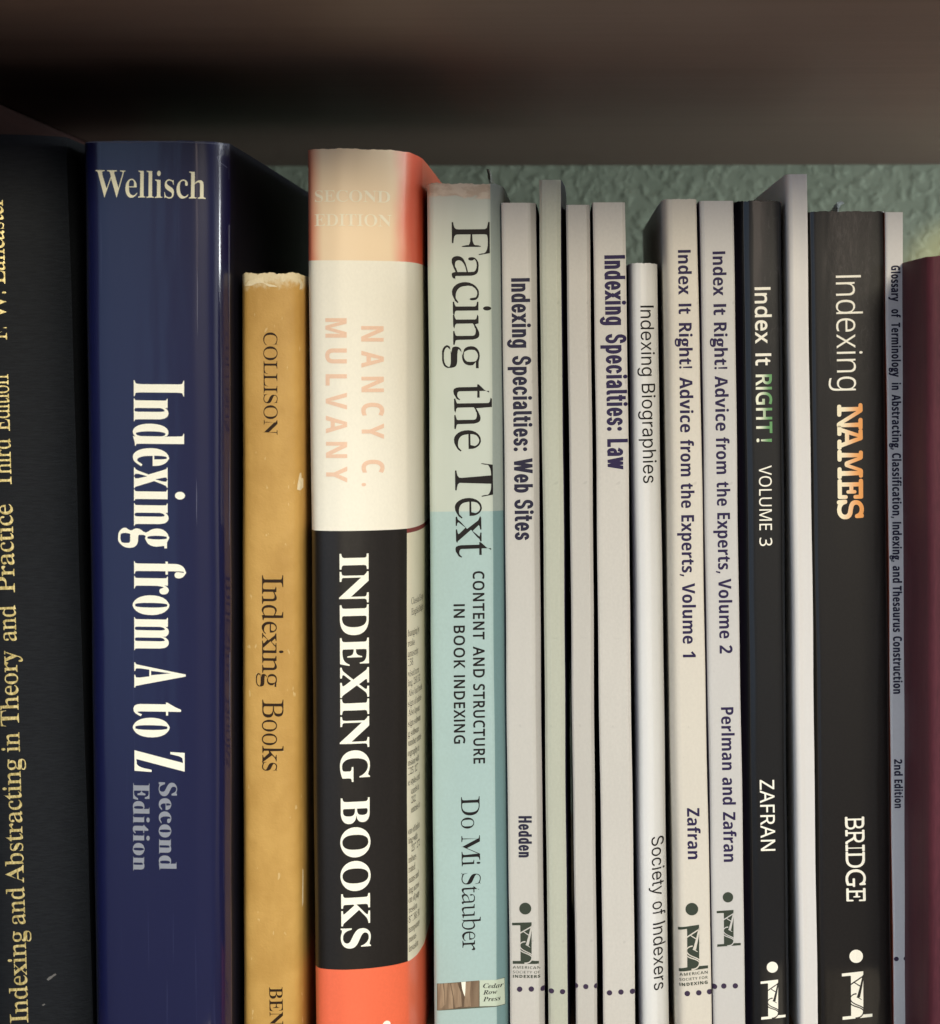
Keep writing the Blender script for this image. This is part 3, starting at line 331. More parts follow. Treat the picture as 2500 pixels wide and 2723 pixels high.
        103: [887, [[262,-329,-153,38,0,166,146,-44,153,-14,70,10,50,33,31,54,15,185,-37,-40,-49,-39,-56,-24,-64,-10,-49,2,-61,13,-53,26,-46,39,-38,52,-28,62,-19,73,-10,83,0,91,10,83,20,73,29,63,39,52,47,40,53,26,62,13,68,0,63,-14,55,-28,74,-68,17,98,176,0,-1,-806,-12,-72,-24,-63,-37,-52,-48,-43,-60,-32,-71,-21,-83,-11],[445,151,64,17,44,40,24,71,6,101,-10,105,-28,71,-22,23,-28,17,-72,13,-34,-3,-30,-11,-26,-18,-36,-58,-19,-87,0,-107,19,-86,37,-57,26,-18]]],
        104: [920, [[109,0,0,1064,209,0,-3,-311,-7,-86,11,0,42,50,52,35,61,20,67,7,59,-4,53,-13,47,-21,40,-29,33,-38,23,-48,14,-59,5,-68,0,-499,-209,0,-1,486,-16,61,-31,42,-46,20,-51,2,-40,-8,-32,-16,-26,-25,-31,-72,-14,-100,0,-390]]],
        105: [427, [[181,863,-39,14,-28,27,-13,44,4,53,21,36,35,19,42,8,44,-3,39,-13,29,-27,12,-45,-4,-52,-21,-35,-35,-20,-41,-9],[109,0,0,765,209,0,0,-765]]],
        106: [427, [[181,863,-39,14,-28,27,-13,44,4,53,21,36,35,19,42,8,44,-3,39,-13,29,-27,12,-45,-4,-52,-21,-35,-35,-20,-41,-9],[-16,-332,-74,13,0,164,91,-13,37,3,34,15,26,30,11,52,0,833,209,0,-4,-898,-16,-63,-31,-54,-47,-43,-65,-30,-83,-13]]],
        107: [868, [[109,0,0,1064,209,0,-3,-551,-8,-97,81,103,227,246,235,0,-304,-332,322,-433,-241,0,-219,310,-90,-72,0,-238]]],
        108: [427, [[109,0,0,1064,209,0,0,-1064]]],
        109: [1375, [[109,0,0,765,160,0,28,-98,11,0,42,50,54,35,62,20,65,7,78,-7,65,-21,51,-34,38,-50,19,0,41,50,56,35,63,20,65,7,61,-4,53,-13,46,-21,37,-29,29,-38,21,-48,12,-59,4,-567,-208,0,-2,486,-15,61,-28,42,-43,20,-47,2,-35,-7,-30,-15,-23,-22,-31,-65,-13,-91,-1,-411,-209,0,-1,486,-15,61,-28,42,-43,20,-48,2,-37,-8,-30,-16,-23,-25,-29,-72,-13,-100,0,-390]]],
        110: [920, [[109,0,0,765,160,0,28,-98,11,0,43,50,57,35,66,20,69,7,59,-4,52,-13,47,-21,40,-29,32,-38,24,-48,13,-59,5,-68,0,-499,-209,0,-4,503,-18,57,-34,36,-51,15,-79,-8,-32,-16,-25,-25,-31,-72,-14,-100,0,-390]]],
        111: [867, [[355,-8,-92,29,-79,52,-61,73,-41,93,-18,113,1,78,12,84,25,73,37,63,49,50,59,39,69,25,77,13,120,-5,92,-29,78,-51,61,-72,41,-93,18,-112,-1,-78,-12,-84,-25,-73,-38,-63,-49,-52,-59,-39,-69,-25,-77,-13],[490,162,30,15,24,22,33,65,13,92,-4,105,-23,78,-19,28,-25,21,-30,15,-76,7,-36,-7,-30,-15,-24,-21,-33,-64,-14,-92,5,-105,23,-78,19,-29,24,-22,31,-15]]],
        112: [887, [[109,-336,0,1101,170,0,29,-100,10,0,36,43,47,37,59,25,75,9,61,-7,56,-18,49,-32,43,-43,35,-56,25,-68,15,-80,5,-91,-6,-92,-15,-80,-26,-68,-36,-56,-44,-45,-50,-32,-56,-19,-101,-4,-66,15,-50,29,-56,52,-11,0,11,-112,0,-308],[488,156,31,8,26,15,22,22,30,66,13,92,-2,80,-17,85,-36,56,-25,18,-62,14,-69,-13,-26,-15,-34,-51,-18,-77,-3,-98,13,-91,29,-66,23,-22,30,-15]]],
        113: [887, [[569,-336,1,364,7,71,-8,0,-35,-44,-47,-36,-59,-25,-76,-8,-62,6,-55,19,-49,31,-43,44,-35,56,-25,68,-15,80,-5,91,5,92,15,80,26,68,35,57,44,44,50,32,56,18,102,5,68,-16,53,-32,66,-62,18,98,176,0,0,-1101],[447,151,67,19,24,19,30,58,14,83,-2,102,-17,86,-15,32,-20,26,-28,19,-35,11,-77,0,-30,-12,-25,-18,-37,-59,-18,-86,-2,-53,9,-100,28,-71,21,-25,26,-18]]],
        114: [636, [[109,0,0,765,159,0,30,-129,10,0,40,54,53,47,63,31,72,11,70,-6,-15,-196,-88,6,-51,-10,-48,-19,-40,-30,-29,-43,-15,-57,-2,-424]]],
        115: [696, [[260,-13,-124,19,-72,25,0,172,133,-46,127,-18,52,4,35,14,19,21,7,26,-11,35,-45,36,-227,111,-40,33,-29,40,-16,48,-6,59,5,50,16,43,26,37,36,29,44,24,52,16,124,14,135,-14,133,-47,-63,-149,-106,40,-51,12,-92,0,-29,-9,-17,-16,-5,-31,19,-31,58,-33,114,-49,104,-58,37,-35,25,-44,13,-55,-3,-88,-16,-48,-25,-41,-36,-35,-46,-27,-56,-19,-66,-12]]],
        116: [608, [[322,-11,-60,14,-51,27,-40,43,-27,61,-12,82,0,392,-100,0,0,88,115,70,60,161,133,0,0,-162,215,0,0,-157,-215,0,4,-398,16,-30,27,-19,34,-8,70,5,72,18,0,-155,-83,-25,-52,-7]]],
        117: [920, [[347,-13,-56,8,-49,17,-43,25,-37,33,-28,44,-19,53,-9,64,-1,534,209,0,4,-502,18,-57,34,-37,51,-16,79,9,32,16,26,25,31,72,13,100,0,390,209,0,0,-765,-160,0,-28,98,-11,0,-43,-51,-57,-34,-66,-20]]],
        118: [797, [[291,0,-291,765,218,0,166,-507,11,-86,6,0,9,77,21,80,147,436,219,0,-291,-765]]],
        119: [1199, [[231,0,-217,765,207,0,104,-411,27,-179,5,0,35,223,94,367,230,0,101,-420,22,-170,6,0,39,232,96,358,205,0,-220,-765,-227,0,-137,605,-6,0,-140,-605]]],
        120: [810, [[7,0,259,391,-246,374,236,0,149,-244,150,244,236,0,-249,-374,261,-391,-237,0,-161,262,-161,-262]]],
        121: [797, [[100,-333,-52,8,0,165,76,-8,52,6,49,24,36,42,25,50,18,52,-304,759,228,0,160,-486,14,-77,29,133,142,430,224,0,-335,-892,-27,-52,-31,-45,-37,-37,-42,-30,-45,-22,-99,-22]]],
        122: [683, [[38,0,0,123,354,482,-333,0,0,160,570,0,0,-136,-345,-469,357,0,0,-160]]],
    },
    'I': {
        32: [369, []],
        44: [369, [[74,-235,59,375,136,0,-103,-375]]],
        50: [891, [[126,0,0,93,419,450,61,89,16,42,7,45,-3,49,-15,45,-27,36,-37,28,-44,18,-50,8,-55,-3,-49,-15,-40,-26,-30,-36,-20,-45,-9,-67,-121,0,10,85,30,73,49,61,63,46,76,28,85,9,85,-9,74,-28,62,-44,47,-57,29,-67,10,-76,-5,-55,-15,-53,-27,-55,-100,-132,-302,-318,0,-8,465,0,0,-111]]],
        58: [369, [[161,-5,-30,16,-23,28,-10,32,3,36,17,31,27,22,33,10,36,-3,30,-17,23,-27,10,-33,-3,-36,-17,-30,-27,-23,-34,-9],[161,536,-30,16,-23,28,-10,32,3,36,17,31,27,22,33,10,36,-3,30,-17,23,-27,10,-33,-3,-36,-17,-30,-27,-23,-34,-9]]],
        65: [943, [[32,0,364,1000,147,0,367,-1000,-133,0,-252,711,-69,229,26,0,-108,-345,-207,-595],[216,279,0,112,511,0,0,-112]]],
        66: [897, [[118,0,0,1000,429,-5,82,-22,64,-39,47,-51,29,-61,13,-69,-3,-63,-14,-50,-24,-40,-32,-31,-90,-45,0,-9,48,-9,47,-23,42,-36,35,-48,23,-59,7,-72,-8,-72,-26,-65,-45,-54,-65,-42,-85,-26,-107,-9],[245,112,264,1,92,17,34,16,44,47,19,59,-3,53,-16,46,-28,40,-39,31,-49,22,-59,9,-259,1],[245,561,262,3,48,13,42,23,32,32,22,40,9,47,-6,59,-29,53,-52,39,-78,17,-250,1]]],
        67: [1003, [[494,-12,-62,7,-57,16,-54,23,-50,31,-45,38,-40,45,-34,51,-29,57,-21,63,-22,142,7,151,15,68,21,63,29,58,34,51,40,44,45,38,50,31,54,24,57,16,112,8,73,-8,68,-20,63,-30,55,-40,48,-49,38,-59,27,-67,14,-55,-127,0,-15,48,-23,43,-28,36,-35,30,-82,41,-94,13,-88,-12,-77,-34,-65,-57,-50,-78,-32,-98,-11,-118,11,-117,32,-98,50,-77,65,-57,78,-34,87,-12,94,14,82,40,35,30,28,37,23,42,15,48,127,0,-19,-72,-30,-65,-41,-56,-49,-48,-57,-37,-65,-28,-69,-17]]],
        68: [987, [[189,0,0,112,263,1,107,17,85,41,66,62,44,82,25,101,5,116,-15,107,-34,91,-54,71,-73,51,-92,29,-53,6,-280,1,0,112,296,-1,68,-7,62,-15,57,-23,52,-29,46,-37,40,-43,33,-49,28,-56,21,-61,21,-139,-7,-149,-14,-67,-21,-62,-28,-56,-34,-50,-41,-43,-47,-37,-53,-30,-59,-22,-65,-16,-70,-7],[245,1000,0,-1000,-127,0,0,1000]]],
        69: [823, [[118,0,0,1000,614,0,0,-112,-487,0,0,-326,454,0,0,-112,-454,0,0,-338,493,0,0,-112]]],
        71: [1023, [[433,-5,-59,16,-55,24,-50,31,-45,38,-39,44,-34,51,-28,58,-22,62,-21,142,7,151,14,68,22,63,28,58,34,51,39,44,44,38,50,31,54,24,57,16,111,8,76,-9,70,-20,64,-31,56,-42,47,-50,39,-58,27,-65,13,-53,-130,0,-41,88,-61,66,-38,25,-42,18,-99,14,-85,-12,-76,-34,-65,-57,-49,-78,-32,-98,-11,-118,11,-117,32,-97,50,-78,66,-57,78,-34,88,-12,80,9,70,27,57,43,44,59,27,72,9,84,39,-7,-298,0,0,112,384,0,-1,-140,-20,-111,-47,-96,-68,-76,-87,-55,-103,-31]]],
        72: [1016, [[118,0,0,1000,127,0,0,-432,526,0,0,432,127,0,0,-1000,-127,0,0,456,-526,0,0,-456]]],
        73: [591, [[61,0,0,112,171,0,0,776,-171,0,0,112,469,0,0,-112,-171,0,0,-776,171,0,0,-112]]],
        76: [772, [[118,0,0,1000,127,0,0,-888,465,0,0,-112]]],
        82: [883, [[118,0,0,1000,374,-1,100,-14,81,-35,61,-51,42,-65,23,-77,5,-87,-14,-82,-32,-71,-52,-57,-71,-42,-91,-24,-355,-5,0,112,324,4,60,14,45,26,32,35,20,45,8,53,-3,57,-14,49,-26,42,-38,32,-53,21,-67,9,-232,1,0,-889],[694,0,-242,450,143,0,246,-450]]],
        83: [878, [[362,-12,-91,22,-76,39,-58,53,-40,67,-22,99,130,0,12,-52,26,-44,37,-33,47,-24,54,-14,59,-4,64,5,58,16,48,27,38,36,23,43,8,50,-6,43,-20,35,-31,27,-88,42,-258,79,-89,53,-33,32,-26,36,-17,41,-8,46,5,85,29,71,49,60,66,45,80,31,90,13,96,-5,84,-22,72,-38,56,-51,38,-63,20,-91,-125,0,-21,67,-48,50,-68,31,-84,10,-60,-5,-53,-16,-44,-25,-32,-33,-20,-39,-7,-45,8,-46,23,-36,35,-29,84,-38,177,-50,96,-37,86,-61,33,-41,24,-50,10,-61,-5,-76,-27,-71,-48,-63,-67,-48,-85,-34,-102,-14]]],
        84: [882, [[62,888,0,112,757,0,0,-112,-314,0,0,-888,-126,0,0,888]]],
        86: [943, [[401,0,-369,1000,134,0,251,-709,70,-231,-26,0,108,345,207,595,134,0,-364,-1000]]],
        87: [1349, [[305,0,-273,1000,130,0,180,-702,45,-220,-15,0,43,208,187,714,144,0,184,-702,47,-220,-17,0,43,208,183,714,130,0,-274,-1000,-147,0,-201,752,-34,182,27,0,-29,-158,-205,-776]]],
        97: [765, [[263,-13,-63,17,-55,29,-43,42,-29,54,-13,65,3,63,16,49,27,38,36,29,92,38,276,45,20,12,10,20,-5,69,-15,34,-25,27,-33,19,-41,11,-49,2,-48,-6,-40,-15,-59,-44,-28,-47,-116,34,31,61,42,47,51,35,56,23,60,13,102,2,94,-22,45,-23,40,-33,32,-45,21,-60,7,-76,0,-494,-118,0,0,102,-72,-73,-38,-22,-47,-16,-57,-7],[382,93,54,16,43,28,32,36,21,42,9,45,1,113,-32,-15,-227,-40,-37,-14,-30,-18,-23,-26,-11,-34,0,-38,10,-32,19,-26,28,-20,74,-20]]],
        98: [834, [[403,-13,-53,15,-41,24,-55,57,-22,32,-12,0,0,-115,-117,0,0,1000,120,0,0,-372,68,73,35,26,47,20,60,8,84,-6,80,-29,67,-52,52,-72,35,-90,15,-106,-5,-113,-24,-99,-44,-82,-60,-62,-74,-41,-85,-18],[482,97,55,23,45,40,32,54,22,65,9,74,-3,76,-15,69,-27,59,-39,46,-50,31,-61,14,-66,-5,-55,-21,-44,-39,-33,-51,-21,-64,-9,-75,3,-80,15,-71,28,-59,38,-46,50,-31,60,-13]]],
        99: [778, [[335,-9,-86,30,-72,53,-56,72,-37,90,-16,104,5,112,27,98,47,82,64,63,79,42,92,18,66,-1,98,-25,82,-51,33,-35,26,-41,24,-58,-116,-29,-24,53,-40,43,-55,28,-69,9,-67,-9,-55,-29,-42,-45,-30,-57,-18,-67,-6,-73,6,-71,18,-66,30,-57,42,-44,55,-29,67,-10,70,10,55,29,41,44,25,56,115,-29,-17,-48,-25,-43,-32,-37,-37,-31,-43,-25,-98,-29]]],
        100: [834, [[317,-9,-80,29,-67,53,-52,72,-35,91,-15,106,5,113,25,98,45,82,59,61,74,41,86,18,71,-3,53,-14,41,-24,72,-81,12,-5,0,372,120,0,0,-1000,-116,0,0,115,-12,0,-39,-54,-30,-28,-38,-26,-50,-17],[450,97,55,22,44,39,33,53,21,65,9,76,-3,79,-14,70,-27,58,-39,45,-50,31,-60,13,-67,-5,-56,-22,-44,-40,-33,-52,-20,-65,-9,-72,3,-77,15,-70,27,-60,39,-46,50,-33,61,-13]]],
        101: [794, [[340,-9,-90,30,-74,53,-55,72,-37,89,-16,104,5,110,26,98,46,83,63,63,79,43,91,19,71,-2,59,-13,56,-24,52,-35,44,-48,35,-62,24,-75,10,-90,1,-73,-583,0,0,101,517,0,-55,-37,-6,70,-18,61,-29,50,-40,39,-51,24,-62,8,-62,-8,-53,-25,-43,-38,-31,-48,-19,-56,-6,-59,4,-124,17,-67,32,-55,43,-40,53,-27,62,-11,89,10,35,14,30,22,25,27,22,43,116,-28,-23,-55,-35,-47,-47,-39,-57,-29,-65,-19]]],
        102: [499, [[448,746,0,-103,-435,0,0,103],[158,0,5,893,18,51,32,40,41,30,49,19,94,8,77,-15,-27,-105,-59,10,-42,-3,-36,-18,-22,-30,-9,-44,0,-836]]],
        103: [836, [[348,-293,-69,13,-59,24,-48,31,-38,37,-35,52,100,56,40,-50,28,-24,36,-19,46,-14,58,-4,82,11,66,32,25,25,18,31,10,37,4,189,-10,0,-39,-52,-29,-28,-38,-23,-50,-16,-63,-6,-85,11,-77,32,-64,53,-49,72,-31,91,-10,108,10,108,31,93,49,75,64,57,77,35,87,12,63,-6,50,-17,39,-25,68,-81,10,0,0,119,117,0,0,-787,-17,-84,-38,-66,-55,-50,-70,-33,-80,-18],[451,121,55,19,44,35,33,49,22,61,9,73,-3,78,-15,67,-27,57,-39,45,-50,30,-60,13,-67,-5,-56,-22,-44,-39,-33,-51,-21,-63,-9,-71,3,-75,15,-66,27,-56,39,-42,51,-29,61,-12]]],
        104: [806, [[223,0,-120,0,0,1000,120,0,0,-435,-22,0,42,88,56,59,69,33,79,11,71,-8,62,-24,51,-39,39,-54,24,-71,8,-88,0,-472,-120,0,-1,484,-17,72,-39,54,-58,30,-68,7,-49,-9,-44,-20,-37,-32,-26,-42,-16,-52]]],
        105: [328, [[103,0,0,746,120,0,0,-746],[140,874,-28,14,-21,24,-9,30,3,31,15,27,25,20,31,9,33,-3,29,-14,21,-24,9,-30,-3,-32,-15,-26,-26,-20,-31,-9]]],
        106: [328, [[103,746,120,0,-3,-854,-15,-57,-27,-47,-39,-35,-51,-23,-107,-11,0,111,58,4,34,18,21,32,9,46],[139,874,-28,14,-21,24,-9,30,3,31,15,27,26,20,30,9,33,-3,29,-14,21,-24,9,-30,-3,-32,-15,-26,-26,-20,-31,-9]]],
        107: [748, [[216,268,0,148,21,0,322,330,149,0,-346,-354,-14,0],[103,0,0,1000,120,0,0,-1000],[578,0,-287,365,85,85,356,-450]]],
        108: [372, [[215,2,-59,27,-36,49,-16,68,-1,854,120,0,2,-840,8,-32,16,-18,29,-8,56,5,21,-102,-76,-10]]],
        109: [1199, [[103,0,0,746,117,0,1,-165,-10,0,20,54,29,45,37,35,41,24,46,15,47,5,75,-12,59,-38,42,-57,24,-73,-17,0,19,52,30,43,39,36,46,27,53,17,57,5,63,-7,56,-21,48,-36,38,-49,24,-65,8,-80,0,-501,-121,0,0,518,-17,64,-40,41,-51,22,-56,4,-45,-8,-38,-18,-31,-27,-22,-35,-12,-41,-3,-520,-120,0,-1,526,-15,53,-36,41,-50,24,-56,5,-42,-7,-39,-18,-33,-28,-25,-38,-15,-48,-4,-510]]],
        110: [805, [[223,0,-120,0,0,746,116,0,1,-181,-19,0,42,88,56,59,69,33,79,11,71,-8,62,-24,51,-39,38,-54,25,-71,8,-88,0,-472,-120,0,-1,484,-17,72,-39,54,-58,30,-68,7,-49,-9,-44,-20,-37,-32,-26,-42,-16,-52]]],
        111: [816, [[335,-9,-86,30,-72,53,-56,72,-37,90,-16,104,5,112,27,98,47,82,64,63,79,42,92,18,99,-6,86,-30,73,-53,55,-73,37,-90,16,-106,-5,-111,-27,-97,-46,-81,-64,-63,-80,-42,-93,-18],[460,97,59,24,45,41,33,53,21,65,9,70,-3,73,-15,68,-27,61,-39,48,-52,33,-65,15,-70,-5,-58,-24,-46,-42,-33,-54,-20,-65,-9,-71,3,-73,15,-67,26,-60,40,-48,51,-33,64,-14]]],
        112: [834, [[103,-281,0,1027,117,0,0,-118,12,0,38,52,29,28,38,25,50,17,63,6,88,-12,77,-35,64,-57,48,-77,30,-94,10,-110,-10,-110,-30,-95,-48,-77,-63,-57,-77,-36,-88,-12,-62,6,-50,17,-38,26,-69,82,-9,0,0,-396],[482,97,55,23,45,40,32,54,22,65,9,74,-3,76,-15,69,-27,59,-39,46,-50,31,-61,14,-66,-5,-55,-21,-44,-39,-33,-51,-21,-64,-9,-75,3,-80,15,-71,28,-59,38,-46,50,-31,60,-13]]],
        113: [834, [[731,-281,-120,0,0,396,-68,-76,-37,-26,-46,-20,-59,-9,-84,7,-80,29,-67,53,-52,72,-35,91,-15,106,5,113,25,98,45,82,59,61,74,41,86,18,71,-3,53,-14,41,-24,55,-56,21,-30,12,0,0,118,116,0],[450,97,55,22,44,39,33,53,21,65,9,76,-3,79,-14,70,-27,58,-39,45,-50,31,-60,13,-67,-5,-56,-22,-44,-40,-33,-52,-20,-65,-9,-72,3,-77,15,-70,27,-60,39,-46,50,-33,61,-13]]],
        114: [509, [[103,0,0,746,116,0,0,-115,8,0,28,51,45,40,55,26,64,8,60,-2,0,-120,-66,6,-44,-3,-46,-13,-39,-24,-30,-33,-21,-41,-9,-47,-1,-479]]],
        115: [717, [[302,-13,-66,14,-58,26,-46,37,-36,47,-26,74,115,24,22,-53,37,-38,50,-21,62,-8,70,9,55,24,34,37,12,43,-7,36,-21,29,-34,22,-240,67,-70,41,-44,54,-18,68,4,65,22,55,40,46,52,36,64,24,73,10,74,-3,63,-14,52,-26,42,-35,31,-44,27,-63,-110,-25,-19,40,-31,35,-46,25,-63,9,-61,-8,-50,-23,-33,-35,-11,-43,8,-38,23,-29,38,-22,238,-66,69,-41,43,-54,18,-67,-4,-66,-23,-56,-41,-49,-55,-37,-69,-25,-79,-11]]],
        116: [447, [[401,746,0,-103,-388,0,0,103],[128,926,120,0,2,-767,13,-32,23,-20,37,-9,74,7,22,-102,-88,-11,-86,12,-35,16,-29,22,-23,27,-17,33,-13,81]]],
        117: [806, [[305,-6,-65,20,-54,35,-42,51,-28,67,-12,83,-1,496,120,0,1,-484,17,-73,40,-53,58,-30,68,-7,49,9,44,20,36,31,27,43,15,52,4,492,120,0,0,-746,-116,0,0,181,18,0,-42,-89,-57,-59,-68,-32,-38,-8]]],
        118: [765, [[319,0,-285,746,132,0,197,-558,41,-147,-42,0,78,264,159,441,131,0,-285,-746]]],
        119: [1115, [[270,0,-226,746,127,0,126,-457,47,-208,-20,0,81,339,90,326,127,0,123,-459,46,-206,-22,0,83,339,92,326,126,0,-226,-746,-120,0,-180,664,27,0,-76,-301,-104,-363]]],
        120: [744, [[41,0,296,429,-1,-93,-280,410,141,0,210,-341,-62,0,113,196,96,145,137,0,-281,-414,0,89,293,-421,-139,0,-224,357,62,0,-111,-189,-111,-168]]],
        121: [765, [[121,-168,76,-8,28,8,25,17,23,28,46,120,-285,749,132,0,197,-559,41,-146,-43,0,79,264,160,441,130,0,-347,-901,-28,-46,-33,-35,-38,-26,-43,-16,-83,-7,-62,11]]],
        122: [748, [[82,0,0,90,417,538,0,7,-405,0,0,111,560,0,0,-96,-406,-532,0,-7,418,0,0,-111]]],
    },
    'G': {
        32: [364, []],
        51: [801, [[280,-12,-138,21,-79,32,0,114,136,-48,71,-13,69,-4,116,13,43,16,35,23,26,29,19,34,11,38,3,44,-4,44,-14,37,-23,30,-32,24,-89,31,-118,11,-96,0,0,105,128,0,101,20,39,19,32,26,24,30,15,34,9,77,-19,61,-42,44,-63,25,-78,5,-72,-9,-61,-21,-99,-54,-61,84,59,40,73,33,85,23,95,8,73,-4,64,-14,53,-21,43,-31,34,-37,23,-43,15,-46,4,-52,-14,-90,-17,-38,-55,-60,-76,-39,-45,-12,0,-6,105,-26,41,-22,33,-28,26,-33,19,-38,11,-42,1,-90,-21,-77,-40,-68,-63,-52,-85,-38,-109,-19]]],
        65: [895, [[0,0,391,1004,113,0,390,-1004,-131,0,-120,310,-397,0,-119,-310],[289,422,316,0,-126,343,-34,109,-22,-85]]],
        66: [910, [[136,0,0,1000,331,-1,82,-7,71,-14,60,-20,48,-28,36,-38,24,-48,12,-59,-6,-95,-30,-69,-55,-53,-98,-37,0,-7,60,-14,54,-23,45,-32,35,-43,22,-57,8,-71,-6,-64,-18,-56,-29,-49,-40,-41,-51,-32,-60,-23,-67,-14],[262,574,270,6,44,10,34,16,24,20,30,57,6,75,-7,35,-15,30,-22,24,-67,31,-101,14,-196,0],[262,106,234,1,56,7,46,13,36,19,27,26,32,64,6,77,-20,67,-20,28,-27,24,-38,18,-107,18,-225,1]]],
        67: [885, [[437,-5,-63,16,-58,23,-51,32,-45,38,-38,45,-32,51,-45,121,-19,142,7,147,35,129,27,57,35,52,40,45,48,39,54,32,59,25,66,16,71,8,151,-7,69,-15,94,-36,-51,-106,-103,38,-59,12,-65,4,-76,-6,-67,-21,-60,-33,-50,-47,-41,-59,-28,-69,-18,-79,-6,-89,6,-88,16,-79,27,-69,38,-59,48,-47,59,-34,70,-21,114,-6,121,17,86,22,0,-109,-116,-31,-65,-8]]],
        68: [1022, [[136,0,0,1000,345,-1,136,-21,61,-21,55,-28,49,-34,42,-42,37,-47,30,-55,22,-60,16,-68,7,-74,-1,-101,-17,-111,-35,-95,-52,-80,-68,-64,-83,-48,-96,-32,-110,-16],[262,108,231,6,82,19,70,31,57,43,45,56,32,69,19,80,4,142,-12,87,-25,73,-37,60,-49,47,-59,35,-70,23,-80,12,-208,1]]],
        69: [779, [[136,0,0,1000,559,0,0,-111,-433,0,0,-312,407,0,0,-109,-407,0,0,-357,433,0,0,-111]]],
        70: [727, [[136,0,0,1000,559,0,0,-111,-433,0,0,-354,406,0,0,-111,-406,0,0,-424]]],
        71: [1020, [[526,-13,-71,8,-66,15,-59,24,-53,31,-47,38,-41,44,-34,51,-27,58,-21,63,-21,142,8,151,16,68,23,62,30,58,38,51,44,44,51,39,58,31,64,24,70,16,137,9,80,-6,147,-34,50,-19,-48,-109,-119,41,-68,12,-70,4,-85,-6,-75,-21,-65,-33,-55,-47,-44,-59,-31,-69,-19,-79,-4,-147,20,-105,39,-91,60,-72,39,-28,44,-22,109,-26,152,1,108,20,0,297,-220,0,0,112,346,0,0,-490,-164,-39,-88,-10]]],
        72: [1038, [[136,0,0,1000,126,0,0,-423,513,0,0,423,126,0,0,-1000,-126,0,0,466,-513,0,0,-466]]],
        73: [475, [[56,0,0,73,118,26,0,800,-118,28,0,73,361,0,0,-73,-117,-28,0,-800,117,-26,0,-73]]],
        74: [382, [[-30,-265,-79,17,0,107,94,-14,65,10,30,17,24,27,17,39,8,52,0,1010,126,0,-1,-1019,-9,-63,-18,-53,-27,-44,-35,-35,-42,-25,-47,-17]]],
        75: [867, [[136,0,0,1000,126,0,0,-493,442,493,148,0,-397,-436,412,-564,-149,0,-354,478,-102,-90,0,-388]]],
        76: [734, [[136,0,0,1000,126,0,0,-888,437,0,0,-112]]],
        77: [1270, [[136,0,0,1000,186,0,308,-819,6,0,314,819,184,0,0,-1000,-124,0,2,741,8,134,-6,0,-333,-875,-104,0,-329,877,-6,0,10,-271,0,-606]]],
        78: [1064, [[136,0,0,1000,146,0,533,-828,6,0,-10,241,0,587,118,0,0,-1000,-147,0,-536,831,-5,0,11,-253,0,-578]]],
        79: [1094, [[510,-13,-72,8,-64,16,-58,24,-52,32,-45,39,-38,45,-32,52,-44,121,-19,141,7,148,31,129,25,58,32,51,38,45,45,38,52,32,58,24,65,16,72,8,75,0,69,-8,63,-15,57,-24,51,-32,45,-38,38,-45,33,-52,46,-120,20,-140,-7,-150,-33,-130,-26,-58,-33,-51,-38,-45,-45,-39,-51,-32,-57,-24,-64,-16,-69,-8],[589,97,74,14,62,27,51,40,39,54,30,65,19,74,10,84,0,92,-10,85,-19,74,-30,64,-39,53,-51,40,-62,27,-73,13,-82,0,-74,-13,-62,-27,-51,-40,-41,-53,-30,-64,-20,-74,-10,-85,0,-92,10,-84,20,-74,30,-65,40,-54,51,-40,62,-27,74,-14]]],
        80: [847, [[136,0,0,1000,312,-1,85,-10,71,-19,58,-29,45,-38,34,-47,22,-54,12,-62,-4,-95,-24,-76,-43,-68,-69,-55,-95,-39,-127,-17,-151,-1,0,-389],[262,497,198,7,53,11,44,18,35,23,26,31,18,39,9,48,0,50,-8,42,-15,36,-24,30,-30,24,-40,18,-106,17,-160,1]]],
        81: [1094, [[776,-238,-193,225,-110,3,-68,12,-61,20,-55,28,-48,36,-42,42,-35,48,-28,55,-38,126,-13,146,13,144,38,125,28,54,35,48,42,42,48,35,55,28,62,20,68,12,75,4,72,-4,66,-12,60,-19,54,-28,48,-35,42,-42,36,-48,29,-55,39,-125,13,-146,-4,-88,-14,-81,-23,-75,-32,-68,-41,-59,-50,-50,-59,-39,-68,-30,240,-249],[589,97,74,14,62,27,51,40,39,54,30,65,19,74,10,84,0,92,-10,85,-19,74,-30,64,-39,53,-51,40,-62,27,-73,13,-82,0,-74,-13,-62,-27,-51,-40,-41,-53,-30,-64,-20,-74,-10,-85,0,-92,10,-84,20,-74,30,-65,40,-54,51,-40,62,-27,74,-14]]],
        82: [871, [[136,0,0,1000,321,-1,81,-9,69,-18,56,-26,45,-36,33,-44,22,-53,12,-63,-3,-90,-19,-64,-31,-50,-39,-40,-107,-58,274,-448,-147,0,-242,413,-199,0,0,-413],[262,520,179,0,97,18,37,19,28,24,21,30,14,35,7,88,-8,42,-14,34,-22,28,-30,21,-83,26,-226,6]]],
        83: [769, [[285,-12,-145,21,-69,25,0,120,126,-41,76,-13,79,-5,98,11,70,33,43,51,14,66,-5,45,-16,38,-29,32,-43,30,-254,113,-81,62,-28,36,-21,43,-12,49,-1,94,20,68,40,56,56,44,72,31,83,15,86,1,75,-8,160,-47,-39,-108,-113,38,-126,15,-83,-10,-59,-30,-36,-46,-12,-59,6,-47,15,-37,28,-32,97,-56,154,-63,68,-36,54,-41,39,-48,23,-59,8,-71,-6,-63,-18,-56,-30,-48,-43,-41,-52,-32,-61,-23,-69,-14]]],
        84: [779, [[326,0,0,889,-312,0,0,111,749,0,0,-111,-311,0,0,-889]]],
